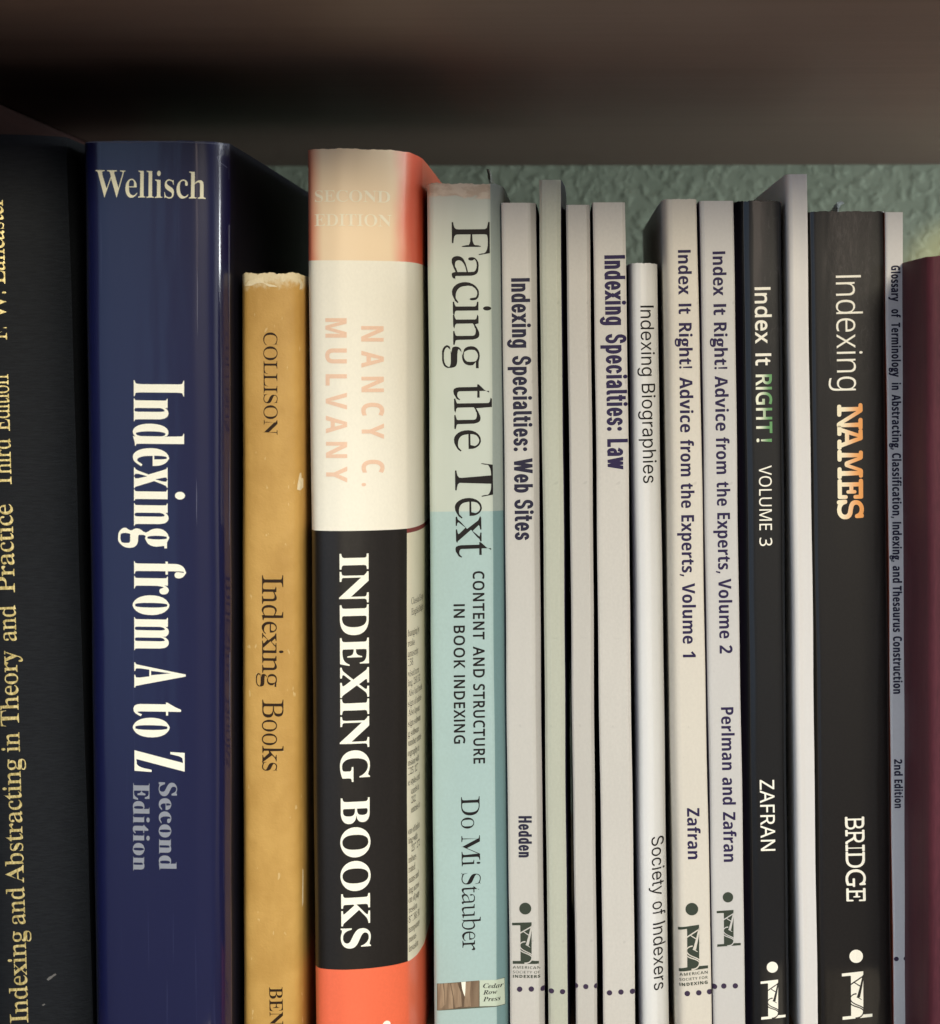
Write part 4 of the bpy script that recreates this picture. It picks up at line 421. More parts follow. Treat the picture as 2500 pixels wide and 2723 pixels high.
        85: [1024, [[462,-12,-82,12,-71,26,-60,38,-48,50,-37,59,-24,67,-12,75,-2,685,126,0,1,-678,8,-54,17,-47,24,-41,33,-33,40,-26,50,-16,57,-9,65,0,58,9,50,18,39,27,31,36,23,41,15,47,8,51,1,675,124,0,0,-673,-16,-96,-37,-85,-58,-71,-81,-52,-104,-30]]],
        86: [840, [[357,0,-357,1000,132,0,259,-743,29,-117,25,104,262,756,133,0,-357,-1000]]],
        87: [1303, [[282,0,-265,1000,131,0,182,-720,22,-129,21,119,208,730,130,0,214,-720,25,-129,49,240,154,609,131,0,-266,-1000,-127,0,-246,848,-17,-88,-219,-760]]],
        88: [821, [[6,0,332,521,-311,479,140,0,245,-392,246,392,133,0,-309,-476,333,-524,-143,0,-264,434,-269,-434]]],
        89: [793, [[333,0,0,382,-333,618,137,0,259,-492,261,492,136,0,-334,-612,0,-388]]],
        90: [801, [[53,0,0,95,527,793,-510,0,0,112,662,0,0,-95,-526,-793,540,0,0,-112]]],
        100: [861, [[351,-12,-63,12,-56,24,-49,37,-42,48,-31,61,-21,72,-11,85,0,94,11,85,21,73,32,61,42,49,49,37,56,25,63,12,95,-3,67,-20,53,-34,52,-52,8,0,-8,105,0,305,123,0,0,-1064,-99,0,-18,101,-82,-73,-60,-29,-76,-12],[433,89,51,8,42,17,33,24,24,33,19,41,18,106,-2,121,-24,107,-20,42,-28,32,-38,24,-47,14,-58,4,-46,-4,-41,-15,-34,-25,-28,-35,-22,-43,-24,-106,0,-126,24,-105,22,-41,28,-32,35,-23,41,-14]]],
        101: [790, [[362,-8,-91,27,-77,49,-60,70,-39,91,-17,110,5,118,26,102,45,83,62,63,78,41,90,18,94,-5,79,-26,65,-47,50,-63,32,-80,14,-92,0,-99,-514,0,6,-60,12,-53,20,-44,28,-37,34,-30,40,-20,47,-13,88,-3,120,20,86,31,0,-108,-114,-37,-61,-9],[207,450,383,0,-12,86,-33,68,-25,26,-31,19,-38,11,-85,0,-37,-10,-33,-18,-51,-56,-30,-79]]],
        103: [861, [[291,-329,-155,40,0,114,59,-26,66,-18,152,-15,86,14,36,18,30,25,24,31,18,36,13,88,5,121,-6,0,-43,-49,-53,-36,-63,-21,-73,-7,-69,6,-61,20,-53,32,-45,44,-36,56,-25,67,-16,76,-5,87,5,85,16,76,25,66,36,58,45,46,52,33,61,20,104,5,67,-14,60,-28,50,-43,22,-27,7,0,17,100,98,0,-1,-803,-10,-70,-21,-61,-30,-50,-42,-41,-52,-30,-63,-21,-75,-10],[432,88,49,7,41,16,34,22,26,31,20,40,13,49,7,121,-13,132,-17,50,-23,39,-31,29,-38,20,-45,13,-53,4,-44,-5,-39,-14,-34,-23,-29,-33,-22,-41,-17,-50,-13,-122,13,-123,16,-49,23,-41,28,-32,34,-23,41,-14]]],
        105: [361, [[160,878,-24,12,-19,22,-7,32,2,37,13,27,22,17,28,7,27,-2,24,-12,19,-22,8,-32,-3,-37,-13,-27,-22,-17,-26,-7],[119,0,0,751,123,0,0,-751]]],
        110: [866, [[119,0,0,751,99,0,19,-103,7,0,43,52,58,36,66,22,69,7,64,-4,54,-13,47,-20,38,-28,30,-38,22,-48,13,-57,4,-557,-122,0,-2,523,-21,67,-42,46,-63,22,-70,2,-52,-9,-44,-17,-33,-27,-24,-34,-18,-43,-18,-109,-1,-421]]],
        116: [506, [[306,-11,-53,13,-47,24,-38,39,-27,56,-12,75,0,459,-107,0,0,59,108,49,49,160,73,0,0,-172,217,0,0,-96,-217,0,5,-480,20,-46,35,-29,45,-13,63,4,55,11,0,-94,-56,-16]]],
        120: [741, [[25,0,272,384,-259,367,140,0,193,-283,192,283,139,0,-259,-367,273,-384,-140,0,-205,300,-207,-300]]],
    },
    'M': {
        32: [449, []],
        65: [1040, [[58,1,-31,7,-18,14,-7,29,2,32,12,21,21,10,65,5,287,760,-156,2,-32,8,-20,16,-8,26,3,34,14,21,28,10,331,3,29,-4,20,-10,18,-24,337,-842,72,-8,15,-15,6,-27,-2,-31,-10,-21,-20,-12,-33,-5,-264,1,-37,5,-25,11,-13,25,0,35,11,24,23,12,137,6,-81,201,-428,0,-73,-201,115,-1,34,-7,20,-15,9,-27,-3,-34,-15,-22,-26,-9],[345,432,346,0,-183,447]]],
        66: [1040, [[117,1,-22,8,-14,15,-8,46,7,27,17,14,110,8,0,760,-102,8,-19,14,-8,29,8,46,15,15,22,8,493,-3,74,-14,63,-22,52,-31,40,-39,28,-46,18,-54,5,-61,-7,-62,-21,-54,-36,-46,-50,-37,79,-39,56,-54,34,-67,11,-82,-10,-76,-30,-69,-48,-59,-67,-46,-98,-29,-139,-9],[340,568,257,5,81,24,29,18,22,24,14,30,7,35,-2,56,-25,58,-51,39,-75,20,-257,2],[340,119,295,6,57,10,44,16,32,21,23,27,15,32,8,39,0,47,-9,43,-17,34,-26,26,-78,31,-114,13,-230,1]]],
        68: [1040, [[120,4,-20,11,-11,19,-3,42,9,24,18,12,74,7,0,760,-50,2,-28,8,-17,16,-7,26,3,36,16,22,69,11,400,-4,63,-12,59,-19,54,-27,48,-34,43,-41,37,-47,31,-53,24,-58,28,-132,0,-149,-12,-70,-20,-66,-28,-61,-35,-55,-39,-47,-43,-40,-49,-31,-57,-25,-69,-18,-80,-11],[474,115,90,12,76,23,62,34,48,46,36,60,24,73,12,87,0,98,-12,87,-24,73,-37,59,-49,45,-63,34,-78,23,-91,12,-150,-2,0,-760]]],
        69: [1040, [[105,1,-24,8,-15,15,-9,46,9,28,20,14,126,7,0,760,-92,2,-35,7,-20,15,-8,27,4,37,15,22,70,11,709,0,26,-4,18,-13,11,-21,3,-238,-4,-32,-11,-21,-20,-12,-31,-2,-27,6,-16,15,-8,26,-2,175,-449,0,0,-285,221,0,2,75,6,28,14,16,24,7,30,-3,19,-15,12,-69,-5,-235,-10,-22,-22,-10,-31,0,-22,11,-11,23,-6,92,-221,0,0,-373,449,0,2,174,6,35,15,20,28,9,34,-2,20,-13,10,-23,4,-34,-3,-250,-11,-19,-18,-12]]],
        71: [1040, [[455,-17,-66,16,-61,25,-57,32,-51,39,-44,46,-38,52,-31,59,-24,64,-15,70,-8,151,7,72,16,67,23,64,31,59,37,54,43,47,49,40,55,35,58,26,63,17,66,9,121,-7,148,-44,25,31,37,10,37,-7,19,-20,10,-106,-2,-140,-9,-26,-16,-15,-28,-7,-44,6,-18,26,-22,52,-37,54,-55,46,-71,27,-97,5,-67,-13,-60,-27,-52,-40,-45,-54,-34,-65,-23,-77,-11,-88,5,-136,28,-103,51,-87,68,-66,85,-45,99,-19,102,7,136,46,0,200,-222,1,-19,7,-12,14,-6,42,4,24,10,14,19,7,403,-1,14,-11,11,-41,-4,-28,-11,-16,-60,-12,-2,-271,-18,-30,-123,-47,-110,-19,-64,-3]]],
        73: [1040, [[210,1,-23,8,-16,15,-8,46,8,28,20,14,35,6,227,1,0,760,-228,2,-35,7,-19,15,-8,27,3,37,16,22,70,11,590,-4,20,-11,11,-19,3,-44,-11,-24,-22,-13,-40,-5,-218,-1,0,-760,228,-1,36,-6,20,-14,8,-28,-3,-35,-12,-22,-26,-9]]],
        77: [1040, [[57,1,-22,8,-15,15,-8,45,8,26,16,15,29,7,58,2,24,767,-72,9,-16,14,-7,26,8,43,13,14,21,7,184,-3,26,-10,19,-18,14,-25,185,-528,185,541,17,22,23,14,29,7,181,-3,17,-10,10,-18,3,-41,-9,-23,-19,-12,-66,-6,24,-767,58,-2,28,-7,17,-15,7,-26,-8,-45,-14,-15,-22,-8,-272,0,-32,5,-20,13,-10,24,0,33,12,24,24,12,101,7,-19,726,-176,-509,-16,-21,-22,-13,-62,-3,-25,9,-18,16,-15,27,-172,494,-16,-726,90,-2,31,-7,18,-15,8,-26,-3,-33,-12,-22,-23,-10]]],
        78: [1040, [[772,-9,-28,35,-454,782,0,-689,134,-2,30,-7,18,-15,8,-26,-3,-34,-15,-22,-27,-9,-330,0,-19,11,-11,19,-3,43,10,24,20,12,69,6,0,760,-107,10,-26,18,-9,33,8,31,22,19,42,7,176,2,25,-6,35,-38,430,-743,0,667,-114,1,-32,8,-22,15,-10,22,1,40,14,22,25,9,318,0,19,-11,11,-19,3,-42,-10,-24,-19,-14,-67,-7,-2,-869,-9,-15,-43,-9]]],
        82: [1040, [[97,1,-22,8,-15,15,-8,45,6,26,15,15,25,7,102,2,0,767,-95,1,-26,7,-17,14,-9,22,0,26,7,22,15,14,22,7,430,0,100,-7,74,-15,56,-22,41,-30,33,-39,33,-57,21,-76,-1,-88,-29,-83,-57,-68,-84,-49,-51,-16,41,-31,32,-40,169,-259,58,-2,28,-7,16,-15,7,-26,-8,-45,-15,-15,-22,-8,-122,0,-25,8,-96,133,-140,210,-39,46,-36,23,-43,11,-136,2,0,-315,89,-2,31,-7,18,-15,8,-26,-2,-33,-13,-22,-23,-10],[332,546,230,2,88,22,34,18,25,24,19,29,11,34,0,80,-11,35,-18,29,-25,24,-73,32,-101,11,-179,0]]],
        83: [1040, [[190,-33,-25,11,-18,22,-11,33,-11,259,8,25,17,15,52,5,24,-9,19,-19,22,-65,36,-66,63,-52,85,-31,104,-6,95,20,39,19,33,26,24,30,17,32,8,36,-2,51,-20,54,-41,39,-62,26,-242,40,-68,19,-58,25,-47,29,-36,36,-26,44,-15,51,-2,101,23,76,47,68,66,54,84,40,97,20,102,0,107,-25,58,-21,3,21,9,13,41,9,47,-8,19,-24,15,-208,-9,-46,-15,-16,-24,-7,-27,0,-21,8,-17,16,-23,54,-33,54,-54,40,-70,23,-88,5,-88,-19,-68,-43,-23,-29,-16,-33,-8,-37,2,-50,24,-50,49,-38,72,-26,250,-38,60,-18,51,-26,42,-31,32,-38,24,-44,14,-50,3,-90,-13,-63,-26,-56,-39,-50,-52,-43,-61,-33,-71,-22,-81,-11,-75,0,-123,22,-95,36,-6,-32,-12,-21,-20,-11]]],
    },
}
FONT = {k: {chr(c): list(v) for c, v in g.items()} for k, g in GLYPHS.items()}
for g in FONT.values():
    for v in g.values():
        v[1] = [np.cumsum(np.array(c, float).reshape(-1, 2), axis=0) / 1000 for c in v[1]]
        v[0] /= 1000
for k_, w_ in (('N', .215), ('G', .13), ('I', .135)):        # sans capitals I drawn as a plain bar
    FONT[k_]['I'] = [w_ + .17, [np.array([(.085, 0), (.085, 1), (.085 + w_, 1), (.085 + w_, 0)])[::1]]]
_gc = {}


def area2(p):
    q = np.roll(p, -1, 0)
    return (p[:, 0] * q[:, 1] - p[:, 1] * q[:, 0]).sum()


def thick(p, n, cs):
    """How far behind each outline point the opposite side of its stroke lies."""
    a0 = np.concatenate(cs); a1 = np.concatenate([np.roll(c, -1, 0) for c in cs])
    o = p - n * 1e-4; d = -n
    e = a1 - a0
    den = d[:, None, 0] * e[None, :, 1] - d[:, None, 1] * e[None, :, 0]
    w = a0[None] - o[:, None]
    with np.errstate(divide='ignore', invalid='ignore'):
        t = (w[..., 0] * e[None, :, 1] - w[..., 1] * e[None, :, 0]) / den
        u = (w[..., 0] * d[:, None, 1] - w[..., 1] * d[:, None, 0]) / den
    t = np.where((np.abs(den) > 1e-9) & (t > 1e-5) & (u >= 0) & (u <= 1), t, 9)
    return t.min(1)


def fatten(cs, dx, dy, hair=.05):
    """Move every outline point along its normal: dx widens the stems, dy the horizontals (negative thins, down to a hairline)."""
    if not cs or (dx == 0 and dy == 0): return cs
    sg = 1 if sorted((area2(c) for c in cs), key=abs)[-1] > 0 else -1
    out = []
    for p in cs:
        e = np.roll(p, -1, 0) - p; L = np.hypot(e[:, 0], e[:, 1]); L[L == 0] = 1
        n = np.stack([e[:, 1], -e[:, 0]], 1) / L[:, None] * sg
        m = n + np.roll(n, 1, 0); q = (m * m).sum(1) / 2; q = np.maximum(q, .45)
        m = m / q[:, None]
        mv = m * np.array([dx, dy])
        if dx < 0 or dy < 0:
            un = m / np.maximum(np.hypot(m[:, 0], m[:, 1]), 1e-6)[:, None]
            room = np.maximum(0, (thick(p, un, cs) - hair) / 2)
            ln = -(mv * un).sum(1)
            k = np.where(ln > 1e-6, np.minimum(1, room / np.maximum(ln, 1e-6)), 1)
            mv = mv * k[:, None]
        out.append(p + mv)
    return out


def glyph(font, ch, dx, dy):
    key = (font, ch, round(dx, 4), round(dy, 4))
    if key in _gc: return _gc[key]
    adv, cs = FONT[font][ch]
    cs = fatten(cs, dx, dy)
    if not cs:
        _gc[key] = (adv, np.zeros((0, 2)), []); return _gc[key]
    _gc[key] = (adv,) + fill(cs)
    return _gc[key]


def fill(cs):
    """Triangles of the non-zero-winding union of closed outlines."""
    vs, es = [], []
    for p in cs:
        b0 = len(vs); n = len(p)
        vs += [Vector((float(x), float(y))) for x, y in p]
        es += [(b0 + i, b0 + (i + 1) % n) for i in range(n)]
    ov, oe, of, *_ = delaunay_2d_cdt(vs, es, [], 0, 1e-6)
    V = np.array([(v.x, v.y) for v in ov])
    T = np.array([f for f in of])
    c = V[T].mean(1)
    wn = np.zeros(len(T), int)
    for p in cs:
        q = np.roll(p, -1, 0)
        for (x0, y0), (x1, y1) in zip(p, q):
            side = (x1 - x0) * (c[:, 1] - y0) - (c[:, 0] - x0) * (y1 - y0)
            wn += ((y0 <= c[:, 1]) & (y1 > c[:, 1]) & (side > 0)).astype(int)
            wn -= ((y0 > c[:, 1]) & (y1 <= c[:, 1]) & (side < 0)).astype(int)
    T = T[wn != 0]
    return V, [tuple(t) for t in T]


def layout(font, s, dx=0, dy=0, track=0):
    x = 0; Vs, Ts = [], []; nv = 0
    for ch in s:
        adv, V, T = glyph(font, ch, dx, dy)
        if len(V):
            Vs.append(V + [x, 0]); Ts += [tuple(i + nv for i in t) for t in T]; nv += len(V)
        x += adv + track + 2 * dx
    V = np.concatenate(Vs)
    V[:, 0] -= V[:, 0].min()
    return V, Ts


# ------------------------------------------------------------------ objects
def tag(o, label=None, cat=None, group=None, kind=None):
    for k, v in (('label', label), ('category', cat), ('group', group), ('kind', kind)):
        if v: o[k] = v
    return o


def thing(name, loc, label, cat, group=None):
    o = bpy.data.objects.new(name, None); COL.objects.link(o); o.location = loc; o.empty_display_size = .02
    return tag(o, label, cat, group)


def mesh(name, V, F, mats, parent=None, idx=None, smooth=None):
    me = bpy.data.meshes.new(name)
    off = Vector(parent.location) if parent is not None and parent.parent is None else Vector((0, 0, 0))
    if parent is not None and parent.parent is not None: off = Vector(parent.parent.location)
    me.from_pydata([Vector(v) - off for v in V], [], F); me.update()
    for m in (mats if isinstance(mats, (list, tuple)) else [mats]): me.materials.append(m)
    if idx is not None: me.polygons.foreach_set('material_index', idx)
    if smooth is not None:
        me.polygons.foreach_set('use_smooth', [True] * len(me.polygons)); me.set_sharp_from_angle(angle=rad(smooth))
    o = bpy.data.objects.new(name, me); COL.objects.link(o)
    if parent is not None: o.parent = parent
    return o


def box(name, lo_, hi_, m, parent=None, bev=0.0):
    bm = bmesh.new(); bmesh.ops.create_cube(bm, size=1)
    for v in bm.verts:
        v.co = Vector([(lo_[i] + hi_[i]) / 2 + v.co[i] * (hi_[i] - lo_[i]) for i in range(3)])
    if bev: bmesh.ops.bevel(bm, geom=list(bm.edges), offset=bev, segments=3, affect='EDGES', profile=.5)
    V = [v.co.copy() for v in bm.verts]; bm.verts.index_update(); F = [[v.index for v in f.verts] for f in bm.faces]; bm.free()
    return mesh(name, V, F, m, parent, smooth=30 if bev else None)


def sstep(t):
    return t * t * (3 - 2 * t)


def pchip(x, y, q):
    """Smooth monotone curve through the measured points."""
    h = np.diff(x); m = np.diff(y) / h; d = np.zeros(len(x))
    for i in range(1, len(x) - 1):
        if m[i - 1] * m[i] > 0: d[i] = 2 * m[i - 1] * m[i] / (m[i - 1] + m[i])
    d[0], d[-1] = m[0], m[-1]
    i = np.clip(np.searchsorted(x, q) - 1, 0, len(h) - 1); t = (q - x[i]) / h[i]
    return y[i] * (1 + 2 * t) * (1 - t) ** 2 + h[i] * d[i] * t * (1 - t) ** 2 + y[i + 1] * t * t * (3 - 2 * t) + h[i] * d[i + 1] * t * t * (t - 1)


class Book:
    """A book standing on the shelf: spine between two measured edges, front profile prof = (fraction of width, mm back)."""

    def __init__(s, name, label, cat, L, R, top, y0, depth, prof, mat_spine, mat_side, part='cover', t=.0004, region=None, rows=(), cols=(), rag=0.0,
                 pages=(.0003, .0), mat_pages=None, mats=None, group='books standing in a row on the shelf', nf=64, flare=(.35, .35), crisp=False):
        pf = np.array(prof, float)
        fr = np.linspace(0, 1, 401)
        d = pchip(pf[:, 0], pf[:, 1], fr) if len(pf) > 5 and crisp is False else np.interp(fr, pf[:, 0], pf[:, 1])
        k = np.hanning(21); k /= k.sum()
        ds = np.convolve(np.pad(d, 10, mode='reflect', reflect_type='odd'), k, mode='valid')
        s.fr, s.d = fr, ds / 1000
        s.y0 = y0; s.name = name
        lx0, lz0 = at(L[0], L[1], y0 + s.d[0]); lx1, lz1 = at(L[2], L[3], y0 + s.d[0])
        rx0, rz0 = at(R[0], R[1], y0 + s.d[-1]); rx1, rz1 = at(R[2], R[3], y0 + s.d[-1])
        s.lk = (lx0 - lx1) / (lz0 - lz1); s.l0 = lx1 - s.lk * lz1
        s.rk = (rx0 - rx1) / (rz0 - rz1); s.r0 = rx1 - s.rk * rz1
        mid = (L[0] + R[0]) / 2
        s.h = at(mid, top, y0)[1]
        s.depth = depth
        s.obj = thing(name, ((s.l0 + s.r0) / 2, y0, 0), label, cat, group)
        zs = sorted(set([0, s.h] + list(np.linspace(0, s.h, 36)) + [r for r in rows if 0 < r < s.h]))
        zs = [z for i, z in enumerate(zs) if i == 0 or z - zs[i - 1] > 2e-5 or z in rows]
        fs = sorted(set(list(np.linspace(0, 1, nf)) + list(cols)))
        w = s.r0 - s.l0 + (s.rk - s.lk) * s.h / 2
        rng = random.Random(hash(name) % 1000 if False else len(label) * 7 + len(name))
        ph = [rng.uniform(0, 6.3) for _ in range(4)]

        def loop(inner):
            P = []
            e = t / w if inner else 0.0
            rear = y0 + depth
            fl = [e + (1 - 2 * e) * f for f in fs]
            yl, yr = s.yf(fl[0]) + (t if inner else 0), s.yf(fl[-1]) + (t if inner else 0)
            for q, g in ((0, 1), (.35, 1), (.65, .95), (.85, .7), (.95, .3)): P.append((fl[0] - flare[0] / 1000 / w * g, rear + (yl - rear) * q))
            for f in fl: P.append((f, s.yf(f) + (t if inner else 0)))
            for q, g in ((.95, .3), (.85, .7), (.65, .95), (.35, 1), (0, 1)): P.append((fl[-1] + flare[1] / 1000 / w * g, rear + (yr - rear) * q))
            return P
        V, F, idx = [], [], []
        n = len(fs) + 10
        for inner in (False, True):
            P = loop(inner)
            for z in zs:
                for j, (f, y) in enumerate(P):
                    zz = z
                    if z == s.h and rag:
                        zz = z + rag * (math.sin(f * 17 + ph[0]) + .6 * math.sin(f * 41 + ph[1]) + .5 * math.sin(f * 83 + ph[2]) - .8) * .4
                        zz -= rag * .9 * (sstep(max(0, 1 - f / .08)) + sstep(max(0, 1 - (1 - f) / .08)))
                    bow = (.00007 * math.sin(z * 47 + ph[0]) + .00004 * math.sin(z * 131 + ph[1])) * min(1, z / .02)
                    V.append((s.x(f, z) + bow, y, zz))
        nz = len(zs); o2 = n * nz
        side0 = 5; side1 = 5 + len(fs) - 1
        def mi(j, i):
            f = 0 if j < side0 else (1 if j >= side1 else (fs[j - 5] + fs[j - 4]) / 2)
            side = j < side0 or j >= side1
            z = (zs[i] + zs[i + 1]) / 2
            if region: return region(f, z, side, j < side0)
            return 1 if side else 0
        for i in range(nz - 1):
            for j in range(n - 1):
                a0 = i * n + j
                F.append((a0, a0 + 1, a0 + n + 1, a0 + n)); idx.append(mi(j, i))
                b0 = o2 + a0
                F.append((b0 + 1, b0, b0 + n, b0 + n + 1)); idx.append(mi(j, i))
        for j in range(n - 1):
            F.append((o2 + j, o2 + j + 1, j + 1, j)); idx.append(mi(j, 0))
            a0 = (nz - 1) * n + j
            F.append((a0, a0 + 1, o2 + a0 + 1, o2 + a0)); idx.append(mi(j, nz - 2))
        for jj in (0, n - 1):
            for i in range(nz - 1):
                q = (i * n + jj, (i + 1) * n + jj, o2 + (i + 1) * n + jj, o2 + i * n + jj)
                F.append(q if jj else q[::-1]); idx.append(mi(min(jj, n - 2), i))
        s.cover = mesh(part, V, F, mats or [mat_spine, mat_side], s.obj, idx, smooth=38)
        # page block inside the cover
        gap, drop = pages
        yb = y0 + max(s.d) + t + .0002
        e = (t + .0001) / w
        PV = []
        for z in (gap, s.h - max(drop, .0006) - rag * 1.5):
            for f, y in ((e, yb), (1 - e, yb), (1 - e, y0 + depth - .002), (e, y0 + depth - .002)):
                PV.append((s.x(f, z), y, z))
        mesh('page_block', PV, [(0, 3, 2, 1), (4, 5, 6, 7), (0, 1, 5, 4), (1, 2, 6, 5), (2, 3, 7, 6), (3, 0, 4, 7)], mat_pages or M['pages'], s.obj)

    def x(s, f, z):
        return (s.l0 + s.lk * z) * (1 - f) + (s.r0 + s.rk * z) * f

    def frac(s, x, z):
        l = s.l0 + s.lk * z; r = s.r0 + s.rk * z
        return (x - l) / (r - l)

    def yf(s, f):
        return s.y0 + float(np.interp(f, s.fr, s.d))

    def P(s, px, py):
        y = s.y0
        for _ in range(6):
            x, z = at(px, py, y); y = s.yf(min(1, max(0, s.frac(x, z))))
        return np.array([x, z])

    def z(s, px, py):
        return float(s.P(px, py)[1])

    def flat(s, name, V2, T, m, lift=5e-5, parent=None, cut=True):
        """Lay flat world (x, z) triangles onto the spine surface."""
        bm = bmesh.new()
        bv = [bm.verts.new((v[0], 0, v[1])) for v in V2]
        for t in T:
            try: bm.faces.new([bv[i] for i in t])
            except ValueError: pass
        if cut and (s.d.max() - s.d.min()) > 2e-4:
            xs = [v.co.x for v in bm.verts]; x0, x1 = min(xs), max(xs)
            nx = int((x1 - x0) / .0002) + 1
            for i in range(1, nx):
                bmesh.ops.bisect_plane(bm, geom=list(bm.verts) + list(bm.edges) + list(bm.faces), plane_co=(x0 + (x1 - x0) * i / nx, 0, 0), plane_no=(1, 0, 0), dist=1e-7)
        V, F = [], []
        bm.verts.index_update()
        for v in bm.verts:
            f = s.frac(v.co.x, v.co.z); f = min(1.0, max(0.0, f))
            w = s.r0 - s.l0
            g = (s.yf(min(1, f + .004)) - s.yf(max(0, f - .004))) / (w * (min(1, f + .004) - max(0, f - .004)))
            nn = Vector((g, -1)).normalized()
            V.append((v.co.x + nn.x * lift, s.yf(f) + nn.y * lift, v.co.z))
        bm.normal_update()
        for fc in bm.faces:
            vs_ = [v.index for v in fc.verts]
            if fc.normal.y > 0: vs_.reverse()
            F.append(vs_)
        bm.free()
        return mesh(name, V, F, m, parent or s.obj)

    def text(s, name, items, m, lift=8e-5, parent=None):
        """items: (font, word, start px, end px, cap px, (dx, dy), track) - start and end of the word's baseline."""
        VV, TT, n = [], [], 0
        for it in items:
            font, word, A, B, cap = it[:5]
            emb = it[5] if len(it) > 5 else (0, 0); track = it[6] if len(it) > 6 else 0
            a_, b_ = s.P(*A), s.P(*B)
            al = b_ - a_; Ln = np.hypot(*al); al = al / Ln; upv = np.array([-al[1], al[0]])
            mid = ((A[0] + B[0]) / 2, (A[1] + B[1]) / 2)
            q0, q1 = np.array(at(*mid, s.y0)), np.array(at(mid[0] + 10, mid[1], s.y0))
            sy = cap * np.hypot(*(q1 - q0)) / 10
            V, T = layout(font, word, 0, 0, track)
            sx = Ln / V[:, 0].max()
            V, T = layout(font, word, emb[0] * sy / sx, emb[1], track)
            sx = Ln / V[:, 0].max()
            W2 = a_ + V[:, :1] * sx * al + V[:, 1:] * sy * upv
            VV.append(W2); TT += [tuple(i + n for i in t) for t in T]; n += len(V)
        return s.flat(name, np.concatenate(VV), TT, m, lift, parent)

    def line(s, font, p0, p1, cap, words, emb=(0, 0), track=0):
        """Words on one baseline through p0 and p1; words = (text, start, end) along the longer axis."""
        k = 1 if abs(p1[1] - p0[1]) > abs(p1[0] - p0[0]) else 0
        def pt(q):
            f = (q - p0[k]) / (p1[k] - p0[k])
            return (p0[0] + (p1[0] - p0[0]) * f, p0[1] + (p1[1] - p0[1]) * f)
        return [(font, w_, pt(u), pt(v), cap, emb, track) for w_, u, v in words]

    def disc(s, px, py, r, n=28):
        c = s.P(px, py); q = np.array(at(px + r, py, s.y0)) - np.array(at(px, py, s.y0)); rr = np.hypot(*q)
        return [c + rr * np.array([math.cos(k * 2 * math.pi / n), math.sin(k * 2 * math.pi / n)]) for k in range(n)]

    def shapes(s, name, polys, m, lift=8e-5, parent=None):
        """Filled outlines given in world (x, z); one mesh."""
        VV, TT, n = [], [], 0
        for p in polys:
            p = np.array(p)
            V, T = fill([p if area2(p) > 0 else p[::-1]])
            VV.append(V); TT += [tuple(i + n for i in t) for t in T]; n += len(V)
        return s.flat(name, np.concatenate(VV), TT, m, lift, parent)

    def pxpoly(s, pts):
        return [s.P(*p) for p in pts]

    def dots(s, pts, r, m, name='ring_dots'):
        ps = []
        for x, y in pts:
            d = [p for p in s.disc(x, y, r)]
            q = []
            for p in d:
                l, rr = s.x(0.0, p[1]) + 2e-5, s.x(1.0, p[1]) - 2e-5
                q.append((min(max(p[0], l), rr), p[1]))
            ps.append(q)
        return s.shapes(name, ps, m)


def stroke(pts, w0, w1=None):
    """A tapering band along a polyline, as an outline."""
    w1 = w0 if w1 is None else w1
    p = np.array(pts, float); d = np.gradient(p, axis=0); d /= np.hypot(d[:, 0], d[:, 1])[:, None]
    n = np.stack([-d[:, 1], d[:, 0]], 1); w = np.linspace(w0, w1, len(p))[:, None] / 2
    return np.concatenate([p + n * w, (p - n * w)[::-1]])


def bez(p0, p1, p2, p3, n=12):
    t = np.linspace(0, 1, n)[:, None]; p0, p1, p2, p3 = map(np.array, (p0, p1, p2, p3))
    return (1 - t) ** 3 * p0 + 3 * t * (1 - t) ** 2 * p1 + 3 * t * t * (1 - t) * p2 + t ** 3 * p3


def emblem(bk, x0, x1, y0, y1, dot, dr, m_dark, m_light, tilt=0.0):
    """The publisher's mark: a serif i with its dot, a white A and S running across the stem. Box in pixels."""
    def q(u, v):            # unit frame measured from the photograph: 0..500 wide, 0..750 tall
        return bk.P(x0 + (x1 - x0) * u / 500, y0 + (y1 - y0) * v / 750 - tilt * (u / 500 - .5))
    pole = [q(*p) for p in ((0, 8), (350, 0), (352, 690), (500, 690), (500, 738), (12, 748), (12, 698), (152, 696), (148, 62), (138, 54), (0, 54))]
    par = bk.shapes('publisher_emblem', [pole, bk.disc(*dot, dr)], m_dark)
    ink_ = []
    for pts, a_, b_ in (([(120, 208), (240, 140), (375, 62)], 22, 20), ([(352, 60), (318, 230), (272, 408)], 22, 52), ([(205, 168), (250, 200), (305, 236)], 15, 17),
                        ([(245, 398), (280, 420), (325, 452)], 22, 8)):
        ink_.append([q(*p) for p in stroke(pts, a_, b_)])
    ink_b = []
    for pts, a_, b_ in ((bez((240, 350), (180, 345), (130, 385), (140, 430)), 22, 14),
                        (bez((140, 430), (160, 520), (330, 540), (362, 600)), 16, 18), (bez((140, 500), (200, 560), (300, 560), (350, 620)), 18, 18),
                        (bez((350, 612), (368, 670), (330, 745), (222, 738)), 14, 26)):
        ink_b.append([q(*p) for p in stroke(pts, a_, b_)])
    bk.shapes('emblem_letters', ink_, m_light, 1.1e-4, par)
    bk.shapes('emblem_letters', ink_b, m_light, 1.4e-4, par)
    return par


